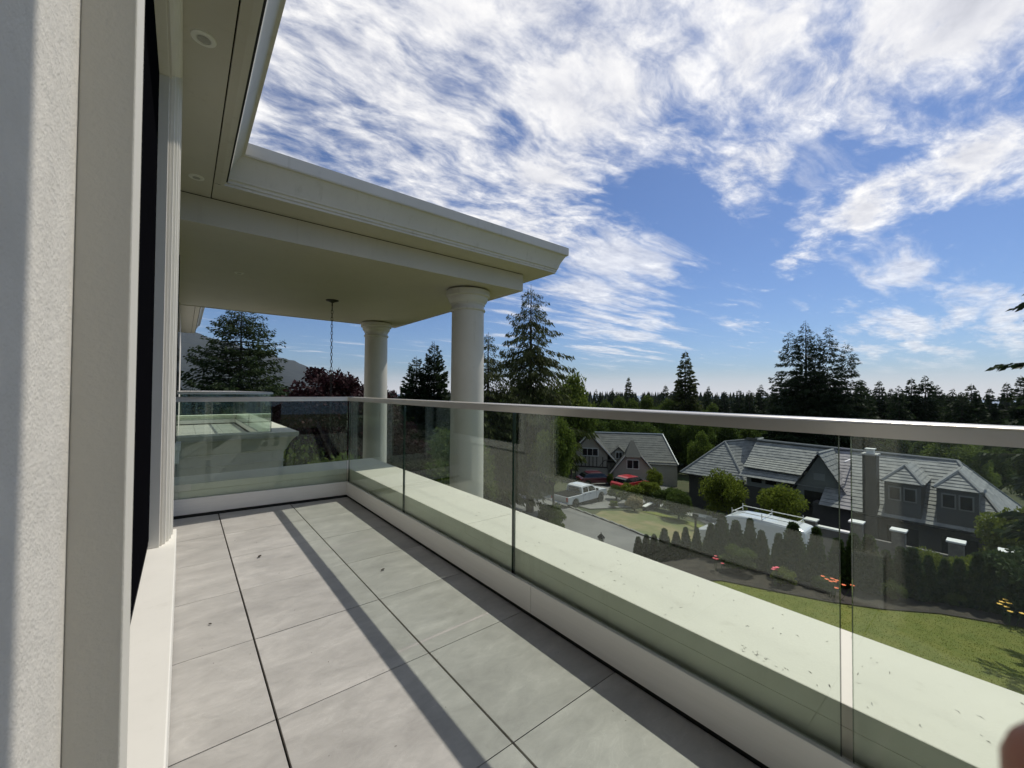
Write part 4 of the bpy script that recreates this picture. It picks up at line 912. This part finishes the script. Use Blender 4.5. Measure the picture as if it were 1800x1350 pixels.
def extrude_side(prof, y0, y1, inset=None):
    """side profile (x,z[,inset]) extruded across the car"""
    k = len(prof); mb = MB()
    L = [(p[0], y0+(p[2] if len(p) > 2 else 0), p[1]) for p in prof]; Q = [(p[0], y1-(p[2] if len(p) > 2 else 0), p[1]) for p in prof]
    mb.add(L+Q, [tuple(range(k)), tuple(range(2*k-1, k-1, -1))]+[(i, i+k, (i+1) % k+k, (i+1) % k) for i in range(k)]); return mb
def arch(cx, r, z0, n=9, rev=False):
    p = [(cx+r*math.cos(math.pi*i/n), z0+r*math.sin(math.pi*i/n)) for i in range(n+1)]; return p
def truck():
    x, y, z = 26.5, 23.4, 0; z = min(zg(25.2, 23.0), zg(28.8, 23.2), zg(27, 22))+.10
    t = thing('pickup_truck', 'white crew cab pickup truck parked by the street in front of the timbered house', 'pickup', (x, y, z), R(3)); t.scale = (.92,)*3
    # x forward, half width .97
    W = .98; low = [(-2.85, .62), (-2.35, .52)]+[(-1.82-.47*math.cos(math.pi*i/8), .52+.47*math.sin(math.pi*i/8)) for i in range(9)][0:]+[(1.38, .50)]+[(1.95-.47*math.cos(math.pi*i/8), .52+.47*math.sin(math.pi*i/8)) for i in range(9)]+[(2.78, .55), (2.85, .8), (2.80, 1.12), (2.62, 1.20), (1.45, 1.26), (-.85, 1.28), (-.88, 1.20), (-2.84, 1.22)]
    b = extrude_side(low, -W, W).build('body', CARW, t, bevel=.03); fixn(b)
    bed = MB().box(-2.76, -.95, -.84, .84, .70, 1.235).build('bed_liner', BLKP, t)
    MB().box(-2.76, -.93, -.90, .90, 1.235, 1.262).build('tonneau_cover', mat('vinyl_cover', (.008, .008, .008), .95, spec=.1), t)
    cab = extrude_side([(-.90, 1.22, 0), (1.42, 1.24, 0), (.92, 1.74, .13), (.45, 1.86, .17), (-.55, 1.88, .17), (-.86, 1.80, .15)], -W+.02, W-.02).build('cab', CARW, t, bevel=.05); fixn(cab)
    for s in (-1, 1):
        yo = lambda z_: s*(W-.02-(z_-1.22)/.62*.155+.006)
        for x0, x1, tx0, tx1 in ((-.70, .02, -.66, .02), (.12, 1.12, .12, .74)):
            g_ = MB(); g_.add([(x0, yo(1.30), 1.30), (x1, yo(1.30), 1.30), (tx1, yo(1.73), 1.73), (tx0, yo(1.73), 1.73), (x0, yo(1.30)-s*.02, 1.30), (x1, yo(1.30)-s*.02, 1.30), (tx1, yo(1.73)-s*.02, 1.73), (tx0, yo(1.73)-s*.02, 1.73)], [(0, 1, 2, 3), (4, 5, 6, 7), (0, 1, 5, 4), (1, 2, 6, 5), (2, 3, 7, 6), (3, 0, 4, 7)]); fixn(g_.build('side_window', CARG, t))
        for xx in (-.76, .07, 1.18): MB().box(xx, xx+.012, s*W-.004, s*W+.004, .60, 1.24).build('door_gap', BLKP, t)
        MB().box(-.62, -.42, s*W-.005, s*W+.03, 1.08, 1.13).build('door_handle', CHR, t); MB().box(.18, .38, s*W-.005, s*W+.03, 1.08, 1.13).build('door_handle', CHR, t)
        MB().box(1.0, 1.16, s*(W+.16)-.10, s*(W+.16)+.10, 1.28, 1.50).build('wing_mirror', BLKP, t, bevel=.03)
        MB().box(-2.90, -2.80, s*.86-.10, s*.86+.125, .82, 1.18).build('tail_light', TAIL, t, bevel=.02)
        MB().box(2.70, 2.87, s*.78-.16, s*.78+.18, .88, 1.08).build('headlight', CHR, t, bevel=.03)
        MB().box(-.75, 1.3, s*(W-.02)-.06, s*(W-.02)+.10, .36, .42).build('running_board', BLKP, t)
        for xw in (-1.82, 1.95): wheel(t, xw, s*(W-.14), .40, .27, s)
    rw = MB(); rw.add([(-.915, -.66, 1.34), (-.915, .66, 1.34), (-.90, .60, 1.72), (-.90, -.60, 1.72)], [(0, 1, 2, 3)]); rw.build('rear_window', CARG, t)
    ws = MB(); ws.add([(1.36, -.82, 1.31), (1.36, .82, 1.31), (.97, .72, 1.72), (.97, -.72, 1.72)], [(0, 1, 2, 3)]); ws.build('windscreen', CARG, t)
    MB().box(-3.02, -2.86, -.94, .94, .50, .72).build('rear_bumper', CHR, t, bevel=.03); MB().box(-2.875, -2.85, -.76, .76, .76, 1.16).build('tailgate', CARW, t, bevel=.01); MB().box(-3.03, -3.02, -.16, .16, .55, .68).build('number_plate', mat('plate', (.5, .52, .55)), t)
    MB().box(2.80, 2.96, -.95, .95, .48, .70).build('front_bumper', CHR, t, bevel=.03); MB().box(-2.7, 2.6, -.7, .7, .32, .55).build('chassis', BLKP, t)
truck()
def van():
    x, y = 24.6, 9.2; z = zg(x, y)+.06
    t = thing('cargo_van', 'white high roof van with a ladder rack parked behind the hedge', 'van', (x, y, z), R(90))
    W = .98
    lo = [(-2.75, .45)]+[(-1.75-.40*math.cos(math.pi*i/8), .42+.40*math.sin(math.pi*i/8)) for i in range(9)]+[(1.9-.40*math.cos(math.pi*i/8), .42+.40*math.sin(math.pi*i/8)) for i in range(9)]+[(2.72, .45), (2.80, .8), (2.74, 1.10), (1.95, 1.32), (-2.78, 1.35)]
    fixn(extrude_side(lo, -W, W).build('body', CARW, t, bevel=.04))
    up_ = [(-2.78, 1.30, 0), (2.02, 1.28, 0), (1.45, 1.95, .10), (1.0, 2.30, .18), (.45, 2.44, .24), (-.4, 2.48, .25), (-2.3, 2.44, .24), (-2.68, 2.36, .20), (-2.76, 1.9, .08)]
    fixn(extrude_side(up_, -W+.005, W-.005).build('cab', CARW, t, bevel=.11))
    for s in (-1, 1):
        g_ = MB(); yo = lambda z_: s*(W-.005-(z_-1.3)/.65*.10+.008)
        g_.add([(.85, yo(1.38), 1.38), (1.83, yo(1.38), 1.38), (1.38, yo(1.9), 1.9), (.85, yo(1.9), 1.9), (.85, yo(1.38)-s*.03, 1.38), (1.83, yo(1.38)-s*.03, 1.38), (1.38, yo(1.9)-s*.03, 1.9), (.85, yo(1.9)-s*.03, 1.9)], [(0, 1, 2, 3), (4, 5, 6, 7), (0, 1, 5, 4), (1, 2, 6, 5), (2, 3, 7, 6), (3, 0, 4, 7)]); fixn(g_.build('side_window', CARG, t))
        MB().box(1.5, 1.66, s*(W+.18)-.12, s*(W+.18)+.12, 1.35, 1.70).build('wing_mirror', BLKP, t, bevel=.03)
        for xw in (-1.75, 1.9): wheel(t, xw, s*(W-.14), .36, .24, s)
        rk = MB(); rk.tube([(-2.2, s*.72, 2.66), (.75, s*.72, 2.66)], .022, 6)
        for xx in (-2.2, -.75, .75): rk.tube([(xx, s*.72, 2.40), (xx, s*.72, 2.78)], .02, 6)
        rk.build('roof_rail', WHT, t)
    rk = MB()
    for xx in (-2.2, -.75, .75): rk.tube([(xx, -.72, 2.58), (xx, .72, 2.58)], .02, 6)
    rk.build('rack_bar', WHT, t)
    ws = MB(); ws.add([(1.98, -.86, 1.36), (1.98, .86, 1.36), (1.48, .78, 1.93), (1.48, -.78, 1.93)], [(0, 1, 2, 3)]); ws.build('windscreen', CARG, t)
    MB().box(2.7, 2.86, -.9, .9, .4, .7).build('front_bumper', BLKP, t, bevel=.04)
van()
def small_car(x, y, rz, m, label, name='parked_car'):
    t = thing(name, label, 'car', (x, y, zg(x, y)+.1), rz); W = .86
    lo = [(-2.1, .40)]+[(-1.35-.36*math.cos(math.pi*i/8), .36+.36*math.sin(math.pi*i/8)) for i in range(9)]+[(1.35-.36*math.cos(math.pi*i/8), .36+.36*math.sin(math.pi*i/8)) for i in range(9)]+[(2.1, .42), (2.14, .7), (1.2, .92), (-1.9, .95), (-2.13, .8)]
    fixn(extrude_side(lo, -W, W).build('body', m, t, bevel=.05))
    fixn(extrude_side([(-1.9, .90, 0), (1.15, .90, 0), (.45, 1.38, .16), (-1.1, 1.42, .18), (-1.6, 1.25, .12)], -W+.02, W-.02).build('cabin', CARG, t, bevel=.04))
    fixn(extrude_side([(.48, 1.35, .15), (.30, 1.43, .2), (-1.0, 1.46, .2), (-1.3, 1.38, .16)], -W+.02, W-.02).build('roof', m, t, bevel=.02))
    for s in (-1, 1):
        for xw in (-1.35, 1.35): wheel(t, xw, s*(W-.1), .32, .2, s)
        MB().box(-2.16, -2.05, s*.65-.14, s*.65+.14, .66, .80).build('tail_light', TAIL, t); MB().box(2.02, 2.13, s*.6-.16, s*.6+.16, .58, .70).build('headlight', CHR, t)
small_car(36.6, 25.4, R(-5), RED, 'bright red car half hidden behind the shrubs before the timbered house')
small_car(36.0, 29.3, R(-30), MAR, 'dark maroon car in front of the timbered house')

# ------------------------------------------------------------------ lamp post, letter box, low white wall
x, y = 14.85, 11.85; zt = EYE+19*math.tan(R(-18.6)); zb = zg(x, y)-.1
lp = thing('lamp_post', 'black lantern on a post at the near edge of the street', 'lamp', (x, y, zb)); H = zt-zb
MB().lathe([(.09, 0), (.08, .15), (.045, .22), (.04, H-.62), (.07, H-.58), (.03, H-.55)], n=14).build('post', BLACK, lp, smooth_=True)
b = MB()
for k in range(6):
    a = k*math.pi/3; a2 = a+math.pi/3; c, s_ = math.cos(a), math.sin(a)
    b.tube([(.07*c, .07*s_, H-.54), (.15*c, .15*s_, H-.20)], .010, 4); b.tube([(.15*c, .15*s_, H-.20), (.15*math.cos(a2), .15*math.sin(a2), H-.20)], .012, 4); b.tube([(.17*c, .17*s_, H-.19), (.03*c, .03*s_, H-.05)], .012, 4)
b.tube([(0, 0, H-.05), (0, 0, H+.03)], .02, 6); b.build('lantern_frame', BLACK, lp)
MB().lathe([(.05, H-.53), (.12, H-.21)], n=6).build('lantern_glass', mat('lamp_glass', (.45, .44, .38), .2), lp)
MB().lathe([(.17, H-.20), (.10, H-.12), (.03, H-.05)], n=6).build('lantern_roof', BLACK, lp)
lw = thing('garden_wall', 'low wall with white top stepping up beside the dark driveway', 'wall', (0, 0, 0)); m_ = MB(); c_ = MB()
pts = [(28.6, 18.6), (30.2, 18.9), (32.0, 19.3), (34.5, 20.2)]
for a, b in zip(pts[:-1], pts[1:]):
    z = (zg(*a)+zg(*b))/2+.42; m_.sbox(a, b, -.10, .10, z-1.2, z); c_.sbox(a, b, -.16, .16, z, z+.06)
m_.build('wall', WALLG, lw); c_.build('capping', WHT, lw)
st_ = thing('garden_steps', 'pale concrete steps at the top of the dark driveway', 'steps', (0, 0, 0))
for i in range(6): a = (31.2+i*.75, 17.0-i*.12); b = (31.8+i*.75, 15.2-i*.12); z = zg(*a)+.10+.05*i; MB().sbox(a, b, -.26, .26, z-.3, z).build('step', mat('pale_step', (.5, .49, .45), .8), st_)
mbx = thing('letter_box', 'small dark letter box on a post at the driveway edge', 'letterbox', (27.6, 13.9, zg(27.6, 13.9)))
MB().box(-.05, .05, -.05, .05, -.2, .9).build('post', TIMB, mbx); MB().box(-.11, .11, -.18, .18, .9, 1.15).build('box', BLKP, mbx, bevel=.03)

# ------------------------------------------------------------------ the photographer (a fingertip reaches into the picture)
SKIN = mat('skin', (.42, .20, .13), .5, var=.12, vscale=60); SKIN.node_tree.nodes['Principled BSDF'].inputs['Subsurface Weight'].default_value = .15
CLOTH = mat('dark_jumper', (.05, .055, .07), .9); TROU = mat('trousers', (.06, .06, .06), .9)
ps = thing('person', 'photographer beside the window, one blurred fingertip showing in the lower right corner', 'person', (.42, -.42, 0))
def skin(name, V, E_, rad, m, root=0, sub=2, parent=ps):
    me = bpy.data.meshes.new(name); me.from_pydata([Vector(v)-Vector(ps.location) for v in V], E_, []); me.materials.append(m)
    o = bpy.data.objects.new(name, me); COL.objects.link(o); o.parent = parent
    s = o.modifiers.new('skin', 'SKIN'); s.use_smooth_shade = True
    for i, r in enumerate(rad):
        v = me.skin_vertices[0].data[i]; v.radius = (r, r) if not isinstance(r, tuple) else r; v.use_root = (i == root)
    b = o.modifiers.new('sub', 'SUBSURF'); b.levels = b.render_levels = sub; return o
px_, py_ = .42, -.45
def ray(x, y, d):
    v = r2*(x-900)/F-u2*(y-675)/F+fw; return Vector((0, 0, EYE))+v.normalized()*d
tip = ray(1838, 1392, .088)
kn1 = tip+Vector((.020, -.012, -.006)); kn2 = kn1+Vector((.022, -.024, .002)); palm = kn2+Vector((.028, -.040, .006)); wrist = palm+Vector((.045, -.075, -.02))
sh = Vector((px_+.10, py_+.10, 1.36)); elb = Vector((px_+.26, py_+.02, 1.12))
V = [(px_, py_, .92), (px_, py_, 1.10), (px_, py_, 1.30), (px_, py_, 1.41), (px_+.0, py_+.01, 1.49),
     tuple(sh), tuple(elb), tuple(elb.lerp(wrist, .85)), (px_-.14, py_-.02, 1.37), (px_-.22, py_-.06, 1.12), (px_-.24, py_+.10, .93)]
Ed = [(0, 1), (1, 2), (2, 3), (3, 4), (2, 5), (5, 6), (6, 7), (2, 8), (8, 9), (9, 10)]
skin('jumper', V, Ed, [.135, .12, .14, .075, .055, .065, .050, .036, .062, .048, .036], CLOTH)
skin('trousers', [(px_, py_, .93), (px_+.09, py_, .82), (px_+.10, py_+.03, .46), (px_+.10, py_, .10), (px_-.09, py_, .82), (px_-.10, py_+.03, .46), (px_-.10, py_, .10)], [(0, 1), (1, 2), (2, 3), (0, 4), (4, 5), (5, 6)], [.14, .10, .072, .055, .10, .072, .055], TROU)
sho = MB()
for s in (-1, 1): sho.box(px_+s*.10-.045-.42, px_+s*.10+.045-.42, py_-.08+.42, py_+.19+.42, .001, .085)
sho.build('shoes', BLKP, ps, bevel=.03)
skin('body', [(px_, py_+.01, 1.44), (px_, py_+.02, 1.54), (px_, py_+.045, 1.62), (px_, py_+.035, 1.71)], [(0, 1), (1, 2), (2, 3)], [.052, .052, (.075, .092), .065], SKIN)
skin('hair', [(px_, py_-.005, 1.66), (px_, py_+.02, 1.75)], [(0, 1)], [(.082, .09), (.074, .08)], mat('dark_hair', (.02, .014, .01), .7))
hv = [tuple(wrist), tuple(palm), tuple(kn2), tuple(kn1), tuple(tip)]; he = [(0, 1), (1, 2), (2, 3), (3, 4)]; hr__ = [.022, .027, .0098, .0090, .0078]
for k in range(1, 4):
    o = Vector((.012, .004, -.019))*k; n = len(hv); L = (1.05, .95, .75)[k-1]
    hv += [tuple(palm+o*.75+(kn2-palm)*.8), tuple(palm+o+(kn2-palm)*1.1*L+Vector((.01, 0, 0))), tuple(palm+o+(kn2-palm)*1.2*L+Vector((-.004, .022, -.004)))]; he += [(1, n), (n, n+1), (n+1, n+2)]; hr__ += [.0098, .0088, .0075]
n = len(hv); hv += [tuple(palm+Vector((-.022, .004, .016))), tuple(palm+Vector((-.030, .024, .024)))]; he += [(1, n), (n, n+1)]; hr__ += [.0105, .009]
skin('hand', hv, he, hr__, SKIN)
hv2 = [(px_-.24, py_+.10, .93), (px_-.235, py_+.15, .87), (px_-.225, py_+.19, .82), (px_-.25, py_+.19, .82), (px_-.21, py_+.18, .82), (px_-.265, py_+.17, .83), (px_-.20, py_+.17, .87)]
skin('hand', hv2, [(0, 1), (1, 2), (1, 3), (1, 4), (1, 5), (1, 6)], [.022, .028, .009, .009, .009, .008, .010], SKIN)

# ------------------------------------------------------------------ summer haze
hz_ = MB().box(-12600, 12600, -12600, 12600, -97, 430).build('haze', mat('haze_air', (1, 1, 1)), kind='stuff')
hm = bpy.data.materials.new('haze_volume'); hm.use_nodes = True; t = hm.node_tree; t.nodes.clear()
pv = N(t, 'ShaderNodeVolumePrincipled'); pv.inputs['Density'].default_value = 4e-5; pv.inputs['Color'].default_value = (.80, .88, 1, 1); pv.inputs['Anisotropy'].default_value = .3
ou = N(t, 'ShaderNodeOutputMaterial'); lk(t, pv.outputs[0], ou.inputs['Volume']); hz_.data.materials.clear(); hz_.data.materials.append(hm)
